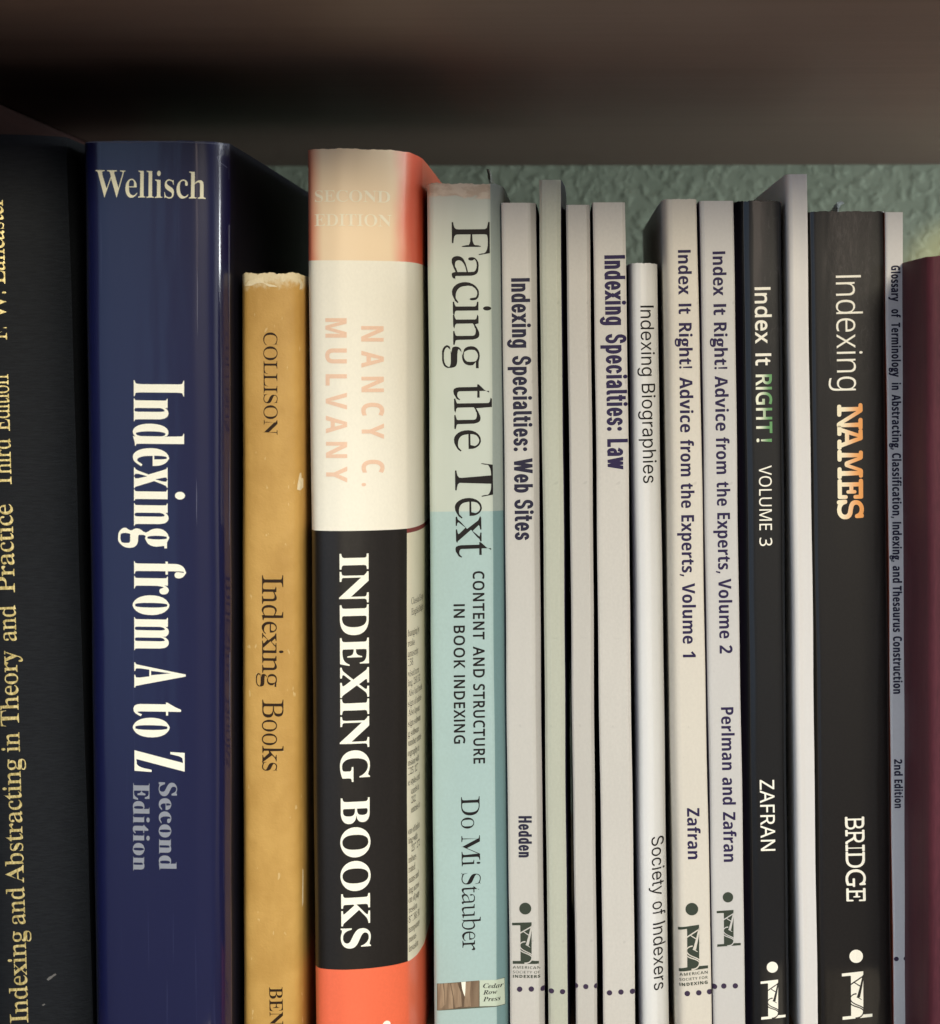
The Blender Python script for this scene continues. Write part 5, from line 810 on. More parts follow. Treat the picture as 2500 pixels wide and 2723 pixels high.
M = {}
M['pages'] = paper('book_paper', (.62, .57, .46), .8, .06, .2, grain=False)
b = NB('dark_wood')
g1 = b.noise((6, 160, 160), 5, .6, .6); g2 = b.noise((40, 900, 900), 3)
b.set(b.mix(b.ramp(b.math('ADD', b.math('MULTIPLY', g1, .7), b.math('MULTIPLY', g2, .3)), .3, .7), (.076, .048, .036), (.092, .060, .046)), .55, .18)
b.bump(g2, .0001, .5); M['wood'] = b.m
b = NB('maroon_stained_wood')
g1 = b.noise((160, 6, 160), 5, .6, .6)
b.set(b.mix(b.ramp(g1, .3, .7), (.010, .0040, .0035), (.017, .0065, .0055)), .8, .08); M['wood_side'] = b.m
b = NB('brown_shelf_board')
g1 = b.noise((6, 160, 160), 5, .6, .6)
b.set(b.mix(b.ramp(g1, .3, .7), (.085, .047, .025), (.14, .082, .045)), .4, .45); M['wood_floor'] = b.m
b = NB('green_textured_plaster')
n1 = b.noise((190, 190, 220), 2, .5, .3); n2 = b.noise(500, 2); vo = b.n.new('ShaderNodeTexVoronoi'); b.l.new(b.coord(80), vo.inputs['Vector']); vo.inputs['Scale'].default_value = 1
blob = b.math('SUBTRACT', 1.0, b.ramp(vo.outputs['Distance'], .03, .24))
h = b.math('ADD', b.math('ADD', b.ramp(n1, .42, .80), b.math('MULTIPLY', n2, .15)), b.math('MULTIPLY', blob, .5))
b.set(b.mix(b.ramp(b.noise(26, 3), .3, .7), (.175, .212, .160), (.205, .244, .187)), .65, .2)
b.bump(h, .0013, .20); M['wall'] = b.m

# ------------------------------------------------------------------ setting: wall, bookcase
HS = at(1600, 441, .30)[1]
wall = mesh('wall', [(-1.6, .30, -.8), (1.6, .30, -.8), (1.6, .30, 1.6), (-1.6, .30, 1.6)], [(0, 1, 2, 3)], M['wall'])
tag(wall, 'green textured plaster wall behind the open shelf', 'wall', kind='structure')
XS = at(0, 283, at(0, 283)[0] * 0)[0]
sx = -(HS - EYE[2]) * 1508 / 664
case = thing('bookcase', (0, .09, 0), 'dark brown wooden bookcase holding the row of books', 'bookcase')
box('upper_shelf', (sx + .0005, -.132, HS), (.56, .2985, HS + .022), M['wood'], case, .0012)
box('lower_shelf', (sx + .0005, -.072, -.022), (.56, .2985, -.0003), M['wood_floor'], case, .0012)
box('side_panel', (sx - .02, -.132, -.3), (sx, .2985, HS + .3), M['wood_side'], case, .0012)

# ------------------------------------------------------------------ books
GRP = 'books standing in a row on the shelf'
gold = NB('gold_foil'); gv = gold.noise((1800, 1800, 900), 3)
gold.set(gold.mix(gold.ramp(gv, .35, .65), (.42, .34, .12), (.72, .62, .30)), .42, .5); gold.p.inputs['Metallic'].default_value = .35; M['gold'] = gold.m
M['cream_ink'] = ink('cream_ink', (.88, .87, .74))
M['white_ink'] = ink('white_ink', (.86, .84, .74))
M['grey_ink'] = ink('grey_ink', (.25, .27, .32))
M['black_ink'] = ink('black_ink', (.012, .010, .011))
M['brown_ink'] = ink('brown_ink', (.028, .014, .006))
M['navy_ink'] = ink('navy_ink', (.026, .018, .065))
M['slate_ink'] = ink('slate_ink', (.022, .021, .045))
M['green_ink'] = ink('green_black_ink', (.040, .052, .038))
M['plum_ink'] = ink('plum_ink', (.045, .030, .062))
M['navy_cover'] = paper('navy_card', (.030, .027, .075), .4, .25, .4)

# 1 charcoal cloth hardback
b = NB('charcoal_cloth')
wv = b.n.new('ShaderNodeTexWave'); wv.bands_direction = 'Z'; b.l.new(b.coord(1), wv.inputs['Vector']); wv.inputs['Scale'].default_value = 900; wv.inputs['Distortion'].default_value = 3; wv.inputs['Detail'].default_value = 2
th = b.noise((300, 300, 2600), 3)
b.set(b.mix(b.ramp(th, .3, .7), (.0042, .006, .0095), (.0075, .010, .014)), .7, .2)
b.bump(b.math('ADD', b.math('MULTIPLY', wv.outputs[0], .4), th), .00010, .45)
B1 = Book('cloth_hardback', 'thick charcoal cloth hardback with gold lettering, against the side panel', 'book', (-232, 369, -161, 2723), (177, 369, 248, 2723), 356, -.03, .19,
          [(0, 9), (.15, 4.5), (.3, 1.5), (.5, 0), (.7, 1.6), (.85, 4.2), (.95, 7), (1, 9)], b.m, b.m, 'cloth_cover', .003)
ln = lambda words: B1.line('S', (7, 525), (75, 2715), 46, words, (-.035, .008))
B1.text('title_lettering', ln([('Indexing', 2719, 2475), ('and', 2457, 2358), ('Abstracting', 2347, 2018), ('in', 1999, 1947), ('Theory', 1930, 1729), ('and', 1704, 1609), ('Practice', 1575, 1340)]), M['gold'])
B1.text('edition_lettering', ln([('Third', 1294, 1166), ('Edition', 1146, 995)]), M['gold'])
B1.text('author_lettering', ln([('F.', 903, 870), ('W.', 850, 775), ('Lancaster', 755, 525)]), M['gold'])
B1.shapes('scuff_mark', [B1.pxpoly([(124, 2604), (130, 2598), (138, 2594), (147, 2588), (150, 2592), (141, 2598), (136, 2603), (128, 2608)]),
                         B1.pxpoly([(111, 2672), (118, 2669), (121, 2671), (114, 2675)])], ink('scuff_grey', (.13, .13, .13)))

# 2 navy hardback in a clear jacket
b = NB('navy_jacket')
wr = b.noise((60, 60, 9), 3); sc_ = b.ramp(b.noise((900, 900, 16), 3), .66, .74)
b.set(b.mix(b.math('MULTIPLY', sc_, .22), (.0055, .008, .047), (.05, .06, .14)), .45, .15, 0.8, .12)
b.bump(b.math('ADD', wr, b.math('MULTIPLY', b.noise((200, 200, 40), 2), .12)), .0011, .16)
B2 = Book('jacketed_hardback', 'thick glossy navy hardback in a clear plastic jacket, white serif title', 'book', (225, 374, 258, 2723), (612, 383, 617, 2723), 374, -.034, .20,
          [(0, 4.5), (.03, 1.8), (.09, .5), (.2, .1), (.4, 0), (.6, .03), (.76, .14), (.87, .9), (.945, 3.2), (1, 7.2)], b.m, paper('navy_jacket_side', (.008, .008, .016), .6, .2, .12, grain=False), 'dust_jacket', .003, rag=.0002, nf=130)
B2.text('author_lettering', [('S', 'Wellisch', (254, 524), (547, 529), 71, (-.02, -.012))], ink('pale_ink', (.84, .82, .62)))
bl = lambda words: B2.line('S', (354, 1011), (356, 2052), 137, words, (.016, -.014))
B2.text('title_lettering', bl([('Indexing', 1011, 1457), ('from', 1492, 1729), ('A', 1761, 1828), ('to', 1867, 1960), ('Z', 1995, 2052)]), M['cream_ink'])
B2.text('edition_lettering', [('S', 'Second', (423, 2080), (423, 2313), 47, (.035, -.01)), ('S', 'Edition', (354, 2082), (354, 2315), 44, (.035, -.01))], M['grey_ink'])
scr = []
for (x, y0_, y1_, w_) in ((525, 700, 900, 2), (523, 1270, 1400, 2), (609, 410, 900, 3), (610, 1180, 1500, 2), (611, 1550, 2000, 2), (586, 420, 700, 1.6), (588, 900, 1150, 1.6)):
    scr.append(B2.pxpoly([(x - w_ * .3, y0_), (x + w_ / 2, (y0_ * 2 + y1_) / 3), (x + w_ * .3, y1_), (x - w_ / 2, (y0_ + 2 * y1_) / 3)]))
scr.append([p for p in np.array(stroke([B2.P(*q) for q in ((583, 392), (590, 398), (588, 408), (578, 418), (582, 430), (594, 438), (604, 446))], .00035, .0002))])
scr.append([p for p in np.array(stroke([B2.P(*q) for q in ((228, 380), (280, 377), (340, 379), (400, 376), (470, 377), (540, 380), (604, 386))], .0003, .0003))])
B2.shapes('scratches_and_highlights', scr, ink('scratch_highlight_grey', (.10, .11, .17), .3), 4e-5)  # scratches, plus thin highlights along corner and top edge painted as pale lines

# 3 mustard hardback, worn
b = NB('mustard_worn_cloth')
gx, gy, gz = b.xyz('Generated')
rg = b.noise((420, 420, 420), 4, .62); rg2 = b.noise((90, 90, 60), 3)
topm = b.ramp(b.math('ADD', gz, b.math('MULTIPLY', rg, .035)), .995, 1.012)
colm = b.ramp(rg2, .3, .7)
edge = b.math('ADD', b.ramp(gx, .985, .999), b.math('SUBTRACT', 1.0, b.ramp(gx, .001, .012)))
edge = b.math('MULTIPLY', edge, b.ramp(b.noise((700, 700, 110), 3), .52, .6))
speck = b.ramp(b.noise((700, 700, 260), 2), .70, .74)
c0 = b.mix(colm, (.455, .26, .062), (.55, .33, .09))
c0 = b.mix(b.math('MULTIPLY', speck, .4), c0, (.72, .58, .30))
c0 = b.mix(b.math('MULTIPLY', edge, .8), c0, (.78, .66, .40))
b.set(b.mix(topm, c0, (.70, .60, .38)), .55, .35)
b.bump(b.math('ADD', rg, b.math('MULTIPLY', b.noise((1600, 1600, 1600), 2), .3)), .0003, .5)
B3 = Book('mustard_hardback', 'worn mustard yellow hardback with frayed top, shortest in the row', 'book', (644, 735, 649, 2723), (808, 735, 806, 2723), 725, -.022, .13,
          [(0, 3.2), (.06, 1.2), (.15, .5), (.3, .1), (.5, 0), (.7, .2), (.85, .8), (.94, 1.8), (1, 3.6)], b.m, b.m, 'cloth_cover', .002, rag=.00045)
B3.text('author_lettering', [('S', 'COLLISON', (701, 884), (702, 1156), 36, (-.05, .0))], M['brown_ink'])
B3.text('title_lettering', B3.line('S', (697, 1529), (698, 2050), 56, [('Indexing', 1529, 1826), ('Books', 1860, 2050)], (-.05, .0)), M['brown_ink'])
B3.text('publisher_lettering', [('S', 'BEN', (716, 2625), (718, 2727), 35, (-.03, .0))], M['brown_ink'])
TORN = paper('torn_paper', (.74, .64, .42), .7, .1)
for chip in (
        [(797, 1258), (803, 1256), (806, 1270), (806, 1296), (798, 1304), (790, 1302), (791, 1288)],
        [(804, 2310), (806, 2312), (806, 2400), (803, 2412), (803, 2380)],
        [(660, 748), (676, 742), (700, 736), (702, 752), (684, 753), (668, 760), (652, 760)],
        [(700, 752), (730, 758), (738, 763), (715, 762)],
        [(745, 730), (756, 728), (758, 746), (752, 750)],
        [(790, 738), (800, 742), (806, 756), (803, 768), (796, 770), (798, 756)]):
    B3.shapes('paper_chip', [B3.pxpoly(chip)], TORN)

# 4 rounded hardback in an orange, cream and black jacket
ORG = paper('orange_jacket', (.80, .15, .068), .42, .04, .35, .3, .3, False)
b = NB('faded_orange_jacket')
gx, gy, gz = b.xyz('Generated')
fade = b.math('ADD', gx, b.math('MULTIPLY', b.noise((60, 60, 40), 3), .12))
fm = b.math('MULTIPLY', b.ramp(fade, .02, .22), b.math('SUBTRACT', 1.0, b.ramp(fade, .80, .98)))
b.set(b.mix(fm, (.74, .11, .05), (.84, .66, .44)), .5, .3, .12, .3); FAD = b.m
CRM = paper('cream_jacket', (.83, .80, .68), .5, .03, .3, .12, .3, False)
BLK = paper('black_jacket', (.012, .010, .008), .45, .2, .25, .3, .25, False)
STR = paper('cream_index_print', (.80, .755, .58), .4, .03, .4, grain=False)
RED = ink('dark_red_rule', (.22, .045, .040))
tmp = dict(prof=[(0, 4.2), (.03, 2.0), (.08, .9), (.15, .3), (.27, 0), (.45, 1.0), (.65, 3.4), (.885, 9.0), (.93, 12.5), (.97, 18), (1, 27)])


def zof(px, py, dmm):
    return at(px, py, dmm / 1000)[1]


ZA, ZB, ZC, ZD = zof(900, 692, -26), zof(900, 1412, -26), zof(900, 1424, -26), zof(905, 2579, -26)
def reg4(f, z, side, left):
    if z > ZA: return 1 if side and not left else 0
    if z > ZB: return 2
    if z > ZD:
        if f > .885 and not left: return 5 if z > ZC else 4
        return 3
    return 6
B4 = Book('round_backed_hardback', 'thick round-backed hardback in an orange, cream and black jacket', 'book', (819, 399, 841, 2723), (1123, 427, 1128, 2723), 394, -.026, .175, tmp['prof'],
          None, None, 'dust_jacket', .003, region=reg4, rows=(ZA, ZB, ZC, ZD), cols=(.885,), rag=.00022, mats=[FAD, ORG, CRM, BLK, STR, RED, ORG], nf=130)
fi = ink('faded_cream_ink', (.87, .80, .62))
B4.text('edition_lettering', [('S', 'SECOND', (838, 537), (1037, 539), 30, (-.03, .0)), ('S', 'EDITION', (837, 601), (1041, 603), 31, (-.03, .0))], fi)
B4.text('author_lettering', B4.line('N', (961, 867), (963, 1293), 56, [('NANCY', 867, 1168), ('C.', 1223, 1293)], (.01, .01), .42)
        + B4.line('N', (866, 846), (868, 1283), 55, [('MULVANY', 846, 1283)], (.01, .01), .36), ink('peach_ink', (.80, .56, .41)))
B4.text('title_lettering', B4.line('S', (904, 1473), (909, 2523), 73, [('INDEXING', 1473, 2080), ('BOOKS', 2123, 2523)], (.0, .012)), M['cream_ink'])
ring = B4.disc(1028, 2724, 10); ring = [p for p in ring if p[1] > .0004]
if len(ring) > 3: B4.shapes('publisher_mark', [ring], M['cream_ink'])


def side_print():
    """Fine index print that runs round the hinge onto the side of the jacket: laid along the curved surface."""
    F0 = .886
    fr = np.linspace(F0, 1, 80); w = B4.r0 - B4.l0
    pts = np.array([(f * w, B4.yf(f)) for f in fr]); arc = np.concatenate([[0], np.cumsum(np.hypot(*np.diff(pts, axis=0).T))])
    rows = [(1610, .0024, 'Classical Essays'), (1639, .0024, 'English Delights'), (1693, .0, 'hanging by'), (1720, .0, 'reaks'), (1748, .0, 'anuscript'), (1772, .0, '–58'), (1801, .0, 'vised term'),
            (1826, .0, 'ing, 260–62'), (1853, .0, 'Also bad breaks'), (1880, .0, 'sign of indexes'), (1905, .0, 'Also layout'), (1933, .0, 'sign software'), (1960, .0, 'g software'), (1985, .0, 'umber entries'),
            (2012, .0, 'ography in'), (2038, .0, 'nsion with'), (2062, .0, '–25, 127'), (2090, .0, 'e styles and'), (2116, .002, 'cards in'), (2141, .002, '242'), (2166, .002, 'entries in'),
            (2220, .0, 'on of index'), (2245, .0, 'ing with'), (2270, .002, '237, 272'), (2296, .0, 'mbers'), (2322, .0, 'rated'), (2350, .0, 'nans and'), (2378, .0, 'ing across'), (2403, .0, 'on of page'), (2430, .0, 'ression'),
            (2456, .0, '87–88, 91'), (2482, .0, 'temporary'), (2508, .0, 'nuous'), (2533, .0, 'invasion')]
    V, F = [], []
    for py, ind, s_ in rows:
        z = zof(1093, py, -17)
        g, T = layout('S', s_, -.045, 0)
        hgt = .00175
        n0 = len(V)
        for x, y in g:
            u = ind + .0003 + x * hgt * 1.0
            if u > arc[-1] - 1e-4: u = arc[-1] - 1e-4
            f = float(np.interp(u, arc, fr)); zz = z + y * hgt
            e = .002; gg = (B4.yf(min(1, f + e)) - B4.yf(f - e)) / (w * (min(1, f + e) - f + e)); nn = Vector((gg, -1)).normalized()
            V.append((B4.x(f, zz) + nn.x * 6e-5, B4.yf(f) + nn.y * 6e-5, zz))
        for t in T:
            if len({round(V[n0 + i][1], 7) for i in t}) > 1: F.append([n0 + i for i in t])
    mesh('index_print', V, F, ink('print_ink', (.10, .085, .06)), B4.obj)


side_print()

# 5 pale aqua paperback
P5 = [(0, .8), (.03, .1), (.08, 0), (.4, 1.4), (.81, 3.2), (.84, 3.6), (.97, 6.4), (1, 8)]
b = NB('pale_grey_green_card')
gx, gy, gz = b.xyz('Generated')
fine = b.noise((1500, 1500, 1100), 2); wob = b.noise((260, 260, 500), 4)
tear = b.ramp(b.math('ADD', b.math('SUBTRACT', gz, b.math('MULTIPLY', b.math('MULTIPLY', gx, 1.0), -.004)), b.math('MULTIPLY', wob, .014)), .9905, .9935)
c5 = b.mix(b.ramp(b.noise((70, 70, 20), 3), .3, .7), (.48, .535, .47), (.525, .58, .52))
b.set(b.mix(tear, c5, b.mix(b.ramp(wob, .4, .6), (.50, .40, .30), (.62, .54, .43))), .4, .4); b.bump(b.math('ADD', b.math('MULTIPLY', fine, .1), b.noise((120, 120, 30), 2)), .0002, .5); TOP5 = b.m
WR5 = paper('grey_green_edge_band', (.31, .365, .345), .4, .04, .4, grain=False)  # darker tone for the right edge and right side, upper part
WA5 = paper('teal_edge_band', (.165, .275, .285), .4, .04, .4, grain=False)  # darker tone for the right edge and right side, lower part
AQ5 = paper('aqua_card', (.36, .495, .485), .4, .04, .4, grain=False)
Z5 = zof(1240, 1357, 2)
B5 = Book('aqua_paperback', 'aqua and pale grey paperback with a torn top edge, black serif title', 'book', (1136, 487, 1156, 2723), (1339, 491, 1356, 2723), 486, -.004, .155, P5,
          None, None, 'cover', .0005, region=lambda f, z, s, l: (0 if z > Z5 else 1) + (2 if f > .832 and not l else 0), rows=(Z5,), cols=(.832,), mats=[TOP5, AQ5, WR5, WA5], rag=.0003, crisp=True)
B5.text('title_lettering', B5.line('S', (1201, 590), (1213, 1483), 100, [('Facing', 590, 980), ('the', 1023, 1201), ('Text', 1233, 1483)], (-.052, -.004)), M['black_ink'])
B5.text('subtitle_lettering', B5.line('G', (1258, 1519), (1260, 2031), 29, [('CONTENT', 1519, 1701), ('AND', 1719, 1802), ('STRUCTURE', 1819, 2031)], (.035, .03), .06)
        + B5.line('G', (1207, 1607), (1208, 1978), 28, [('IN', 1607, 1643), ('BOOK', 1664, 1778), ('INDEXING', 1796, 1978)], (.035, .03), .06), M['black_ink'])
B5.text('author_lettering', B5.line('S', (1226, 2119), (1230, 2528), 49, [('Do', 2119, 2204), ('Mi', 2223, 2305), ('Stauber', 2322, 2528)], (-.052, -.006)), M['black_ink'])
lb = B5.shapes('publisher_label', [B5.pxpoly([(1162, 2615), (1342, 2599), (1344, 2670), (1162, 2687)])], ink('label_line', (.10, .11, .08)), 4e-5)
B5.shapes('label_panel', [B5.pxpoly([(1275.5, 2606.5), (1341, 2600.5), (1342.8, 2669), (1275.5, 2676)])], paper('label_card', (.50, .58, .47), .5, .03), 8e-5, lb)
b = NB('sepia_photo'); b.set(b.mix(b.ramp(b.noise((300, 300, 60), 4), .3, .7), (.075, .045, .026), (.22, .155, .10)), .45, .4)
B5.shapes('tree_photo', [B5.pxpoly([(1163.5, 2616), (1274.5, 2607), (1274.5, 2676.5), (1163.5, 2686)])], b.m, 8e-5, lb)
b = NB('sepia_bark'); b.set(b.mix(b.ramp(b.noise((700, 700, 90), 3), .3, .7), (.20, .135, .085), (.34, .25, .165)), .45, .4)
bark = [[(1164, 2616), (1171, 2615), (1167, 2640), (1166, 2665), (1164, 2670)], [(1172, 2616), (1177, 2615), (1181, 2640), (1182, 2672), (1176, 2680), (1168, 2680), (1170, 2645)],
        [(1181, 2615), (1191, 2614), (1190, 2640), (1187, 2670), (1184, 2672), (1183, 2640)], [(1192, 2616), (1197, 2614), (1204, 2650), (1205, 2682), (1191, 2682), (1192, 2650)],
        [(1199, 2615), (1216, 2613), (1226, 2640), (1228, 2676), (1210, 2680), (1206, 2650)], [(1240, 2612), (1252, 2610), (1250, 2640), (1252, 2676), (1234, 2678), (1236, 2650)]]
B5.shapes('bark_print', [B5.pxpoly(p) for p in bark], b.m, 1.1e-4, lb)
B5.shapes('sky_print', [B5.pxpoly([(1226.5, 2611.5), (1238.5, 2610.5), (1237.5, 2634), (1236, 2650), (1233, 2643), (1229, 2630)])], M['cream_ink'], 1.4e-4, lb)
B5.text('label_lettering', [('T', 'Cedar', (1284.5, 2627), (1338, 2623), 12), ('T', 'Row', (1284.5, 2645), (1322, 2641.5), 11.5), ('T', 'Press', (1284.5, 2663), (1331, 2658), 12)], M['black_ink'], 1.2e-4, lb)


def bent_corner(bk, pts, y, m):
    V = []
    for i, (px, py) in enumerate(pts):
        yy = y - .004 * math.sin(i * 1.3); x, z = at(px, py, yy); V.append((x, yy, z)); V.append((x + .0004, yy + .0005, z))
    n = len(pts)
    F = [tuple(range(0, 2 * n, 2)), tuple(range(2 * n - 1, 0, -2))] + [(2 * i, 2 * i + 1, (2 * i + 3) % (2 * n), (2 * i + 2) % (2 * n)) for i in range(n)]
    mesh('bent_cover_corner', V, F, m, bk.obj)


bent_corner(B5, [(1294, 448), (1299, 452), (1305, 468), (1314, 492), (1312, 510), (1303, 510), (1301, 492), (1298, 470)], .09, paper('grey_green_card', (.10, .11, .085), .5))

# the society's slim white paperbacks
PK = dict(spec=.35)
W6 = paper('pinkish_white_card', (0.517, 0.509, 0.475), .42, .035, **PK)
W7 = paper('greenish_grey_card', (0.441, 0.461, 0.384), .45, .05, **PK)
W8 = paper('dull_pink_card', (0.486, 0.474, 0.439), .45, .04, **PK)
W9 = paper('warm_white_card', (0.541, 0.526, 0.487), .45, .05, **PK)
W10 = paper('clean_white_card', (0.669, 0.675, 0.664), .38, .02, grain=False, **PK)
W11 = paper('ivory_card', (0.615, 0.582, 0.509), .42, .035, **PK)
W12 = paper('lilac_white_card', (0.533, 0.526, 0.510), .42, .03, **PK)
FL = [(0, .5), (.05, .08), (.12, 0), (.9, .05), (1, .5)]
b = NB('navy_card_worn_edges')
gx, gy, gz = b.xyz('Generated')
wm = b.math('MULTIPLY', b.math('SUBTRACT', 1.0, b.ramp(gy, .004, .03)), b.ramp(b.noise((500, 300, 90), 3), .50, .62))
b.set(b.mix(b.math('MULTIPLY', wm, .7), (.030, .026, .070), (.34, .29, .42)), .42, .4); NAVW = b.m
B6 = Book('white_paperback', 'pinkish white paperback about indexing web sites, navy condensed title', 'book', (1334, 540, 1357, 2723), (1426, 540, 1449, 2723), 539, 0, .15,
          [(0, .5), (.05, .08), (.12, 0), (.75, .15), (.84, .5), (1, 2.6)], W6, M['navy_cover'], crisp=True)
CB = (.085, .035)
B6.text('title_lettering', B6.line('I', (1361, 740), (1371.5, 1437), 46, [('Indexing', 740, 925), ('Specialties:', 946, 1200), ('Web', 1219, 1310.5), ('Sites', 1328, 1437)], CB), M['slate_ink'])
B6.text('author_lettering', B6.line('I', (1380, 2170), (1380.5, 2280), 33, [('Hedden', 2170, 2280)], CB), M['slate_ink'])
emblem(B6, 1362, 1436, 2452.5, 2563, (1397, 2416), 16, M['green_ink'], W6)
SM = (.02, .02)
B6.text('publisher_lettering', [('N', 'AMERICAN', (1364, 2575.5), (1436.5, 2575), 7.5, (-.03, -.03), .12), ('N', 'SOCIETY OF', (1364, 2588), (1436, 2587.5), 7.5, (-.04, -.04), .1), ('N', 'INDEXERS', (1364, 2599.5), (1436.5, 2598.5), 7.5, (.03, .03), .1)],
        M['green_ink'])
B6.dots([(1382, 2630.5), (1413, 2630), (1444, 2627.5)], 7.3, M['plum_ink'])
B7 = Book('thin_paperback', 'tall thin greenish grey paperback with no title, dark navy covers', 'book', (1434, 480, 1459, 2723), (1491, 480, 1510, 2723), 478, 0, .15, [(0, .9), (.12, .15), (.3, 0), (.8, 0), (1, .5)], W7, NAVW, flare=(.3, 1.5))
B7.dots([(1466.8, 2635), (1496, 2637)], 7.0, M['plum_ink'])
B8 = Book('thin_paperback', 'thin dull pink paperback with no title and worn purple edge', 'book', (1506, 545, 1532, 2723), (1569, 545, 1588, 2723), 544.5, 0.001, .15, [(0, .5), (.08, .05), (.85, .1), (1, .8)], W8, NAVW)
B8.dots([(1531, 2620), (1558, 2623.5), (1586, 2621)], 7.0, M['plum_ink'])
B9 = Book('white_paperback', 'off-white paperback about indexing law, navy condensed title', 'book', (1577, 538, 1604.5, 2723), (1663, 538, 1689, 2723), 538, 0, .15, FL, W9, M['navy_cover'])
B9.text('title_lettering', B9.line('I', (1609, 679), (1618, 1249), 51, [('Indexing', 679, 865), ('Specialties:', 888, 1146), ('Law', 1167.5, 1249)], CB), M['navy_ink'])
B9.dots([(1621, 2640), (1651.5, 2638), (1682, 2636)], 7.2, M['plum_ink'])
B10 = Book('white_booklet', 'short glossy white booklet on biographies with a rounded spine', 'book', (1672.5, 699, 1701, 2723), (1748, 699, 1779, 2723), 699, .002, .15,
           [(0, 3.6), (.05, 2.0), (.12, .9), (.25, .2), (.4, 0), (.55, .25), (.75, 1.6), (.9, 3.4), (1, 5.5)], W10, W10, rag=.00015)
B10.text('title_lettering', B10.line('I', (1703, 813), (1711, 1285), 36, [('Indexing', 813, 1000), ('Biographies', 1021, 1285)], (-.0, -.0)), M['black_ink'])
B10.text('publisher_lettering', B10.line('I', (1732.5, 2226), (1739.5, 2634), 33.5, [('Society', 2226, 2382), ('of', 2399, 2436), ('Indexers', 2456, 2634)], (-.0, -.0)), M['black_ink'])
B11 = Book('volume_paperback', 'ivory paperback, first volume, purple title and green emblem above dots', 'book', (1761, 530, 1797, 2723), (1853, 530, 1893, 2723), 529, 0, .15, [(0, 4.0), (.05, 2.2), (.12, .8), (.2, .2), (.3, 0), (.95, .1), (1, .4)], W11, W11,
           rag=.0001, region=lambda f, z, s, l: 0, flare=(.3, 0))
HB = (.0, .0)
# Humanist bold with the two-storey g borrowed from the serif set
g_ = FONT['S']['g']; FONT['N']['g'] = [g_[0] * 1.02, [c * [1.04, 1.0] for c in fatten(g_[1], .012, .035)]]
W_ = [('Index', 665, 784), ('It', 808, 835), ('Right!', 859, 980), ('Advice', 1003, 1150), ('from', 1169.5, 1267), ('the', 1285, 1351), ('Experts,', 1370, 1533), ('Volume', 1551, 1712), ('1', 1732, 1748)]
B11.text('title_lettering', B11.line('N', (1803, 665), (1816.5, 1748), 34, W_, (.012, .0)), M['navy_ink'])
B11.text('author_lettering', B11.line('N', (1827, 2149), (1829.5, 2285), 33, [('Zafran', 2149, 2285)], (.012, .0)), M['navy_ink'])
emblem(B11, 1804, 1883, 2460, 2579.5, (1840, 2417.5), 17, M['green_ink'], W11, 6)
B11.text('publisher_lettering', [('N', 'AMERICAN', (1808, 2594), (1882.5, 2588.5), 7.5, (-.01, -.01), .1), ('N', 'SOCIETY FOR', (1808, 2607.5), (1882.5, 2602), 7.5, (-.02, -.02), .08), ('N', 'INDEXING', (1808, 2621), (1882.5, 2615.5), 8, (.03, .03), .1)],
         M['green_ink'])
B11.dots([(1828, 2642), (1858.5, 2640), (1887, 2637)], 7.3, M['plum_ink'])
B12 = Book('volume_paperback', 'lilac white paperback, second volume, purple title with two surnames', 'book', (1860, 535, 1897, 2723), (1950, 535, 1982, 2723), 534, 0, .15, [(0, .9), (.05, .25), (.12, 0), (.95, .05), (1, .3)], W12, paper('purple_card', (.10, .075, .17), .4, .2), flare=(.3, 0))
W_ = [('Index', 669, 787), ('It', 809, 838), ('Right!', 858, 982), ('Advice', 1000, 1146), ('from', 1163, 1261), ('the', 1281, 1345.5), ('Experts,', 1364, 1525), ('Volume', 1539, 1698), ('2', 1716, 1738)]
B12.text('title_lettering', B12.line('N', (1895, 669), (1914, 1738), 34, W_, (.012, .0)), M['navy_ink'])
B12.text('author_lettering', B12.line('N', (1917.5, 1881), (1925, 2292), 33, [('Perlman', 1881, 2048), ('and', 2067.6, 2140), ('Zafran', 2159.5, 2292)], (.012, .0)), M['navy_ink'])
emblem(B12, 1906, 1970, 2420, 2516.5, (1936, 2386), 14, M['green_ink'], W12, 3)
B12.dots([(1900, 2623), (1925, 2622), (1955.6, 2621.5)], 7.2, M['plum_ink'])


def black_card(name, x0, x1, zt, c=(.004, .0045, .005)):
    """Laminated black card whose film is crazed near the top of the spine between fractions x0 and x1."""
    b = NB(name)
    gx, gy, gz = b.xyz('Generated')
    cr = b.noise((900, 900, 330), 5, .7, 1.2)
    m = b.math('MULTIPLY', b.math('MULTIPLY', b.ramp(gx, x0 - .05, x0 + .05), b.math('SUBTRACT', 1.0, b.ramp(gx, x1 - .08, x1 + .08))), b.ramp(b.math('ADD', gz, b.math('MULTIPLY', cr, .08)), zt, zt + .10))
    flake = b.math('MULTIPLY', m, b.ramp(b.noise((700, 700, 260), 4, .7, 1.5), .55, .66))
    fine = b.noise((1500, 1500, 1500), 2)
    col = b.mix(b.math('MULTIPLY', flake, .10), b.mix(b.ramp(fine, .3, .7), k3(c, .8), k3(c, 1.2)), (.15, .14, .145))
    b.set(col, .42, .2, .6, .08)
    h = b.math('ADD', b.noise((75, 75, 12), 3), b.math('MULTIPLY', b.math('MULTIPLY', m, cr), .10))
    b.bump(h, .0005, .5)
    return b.m


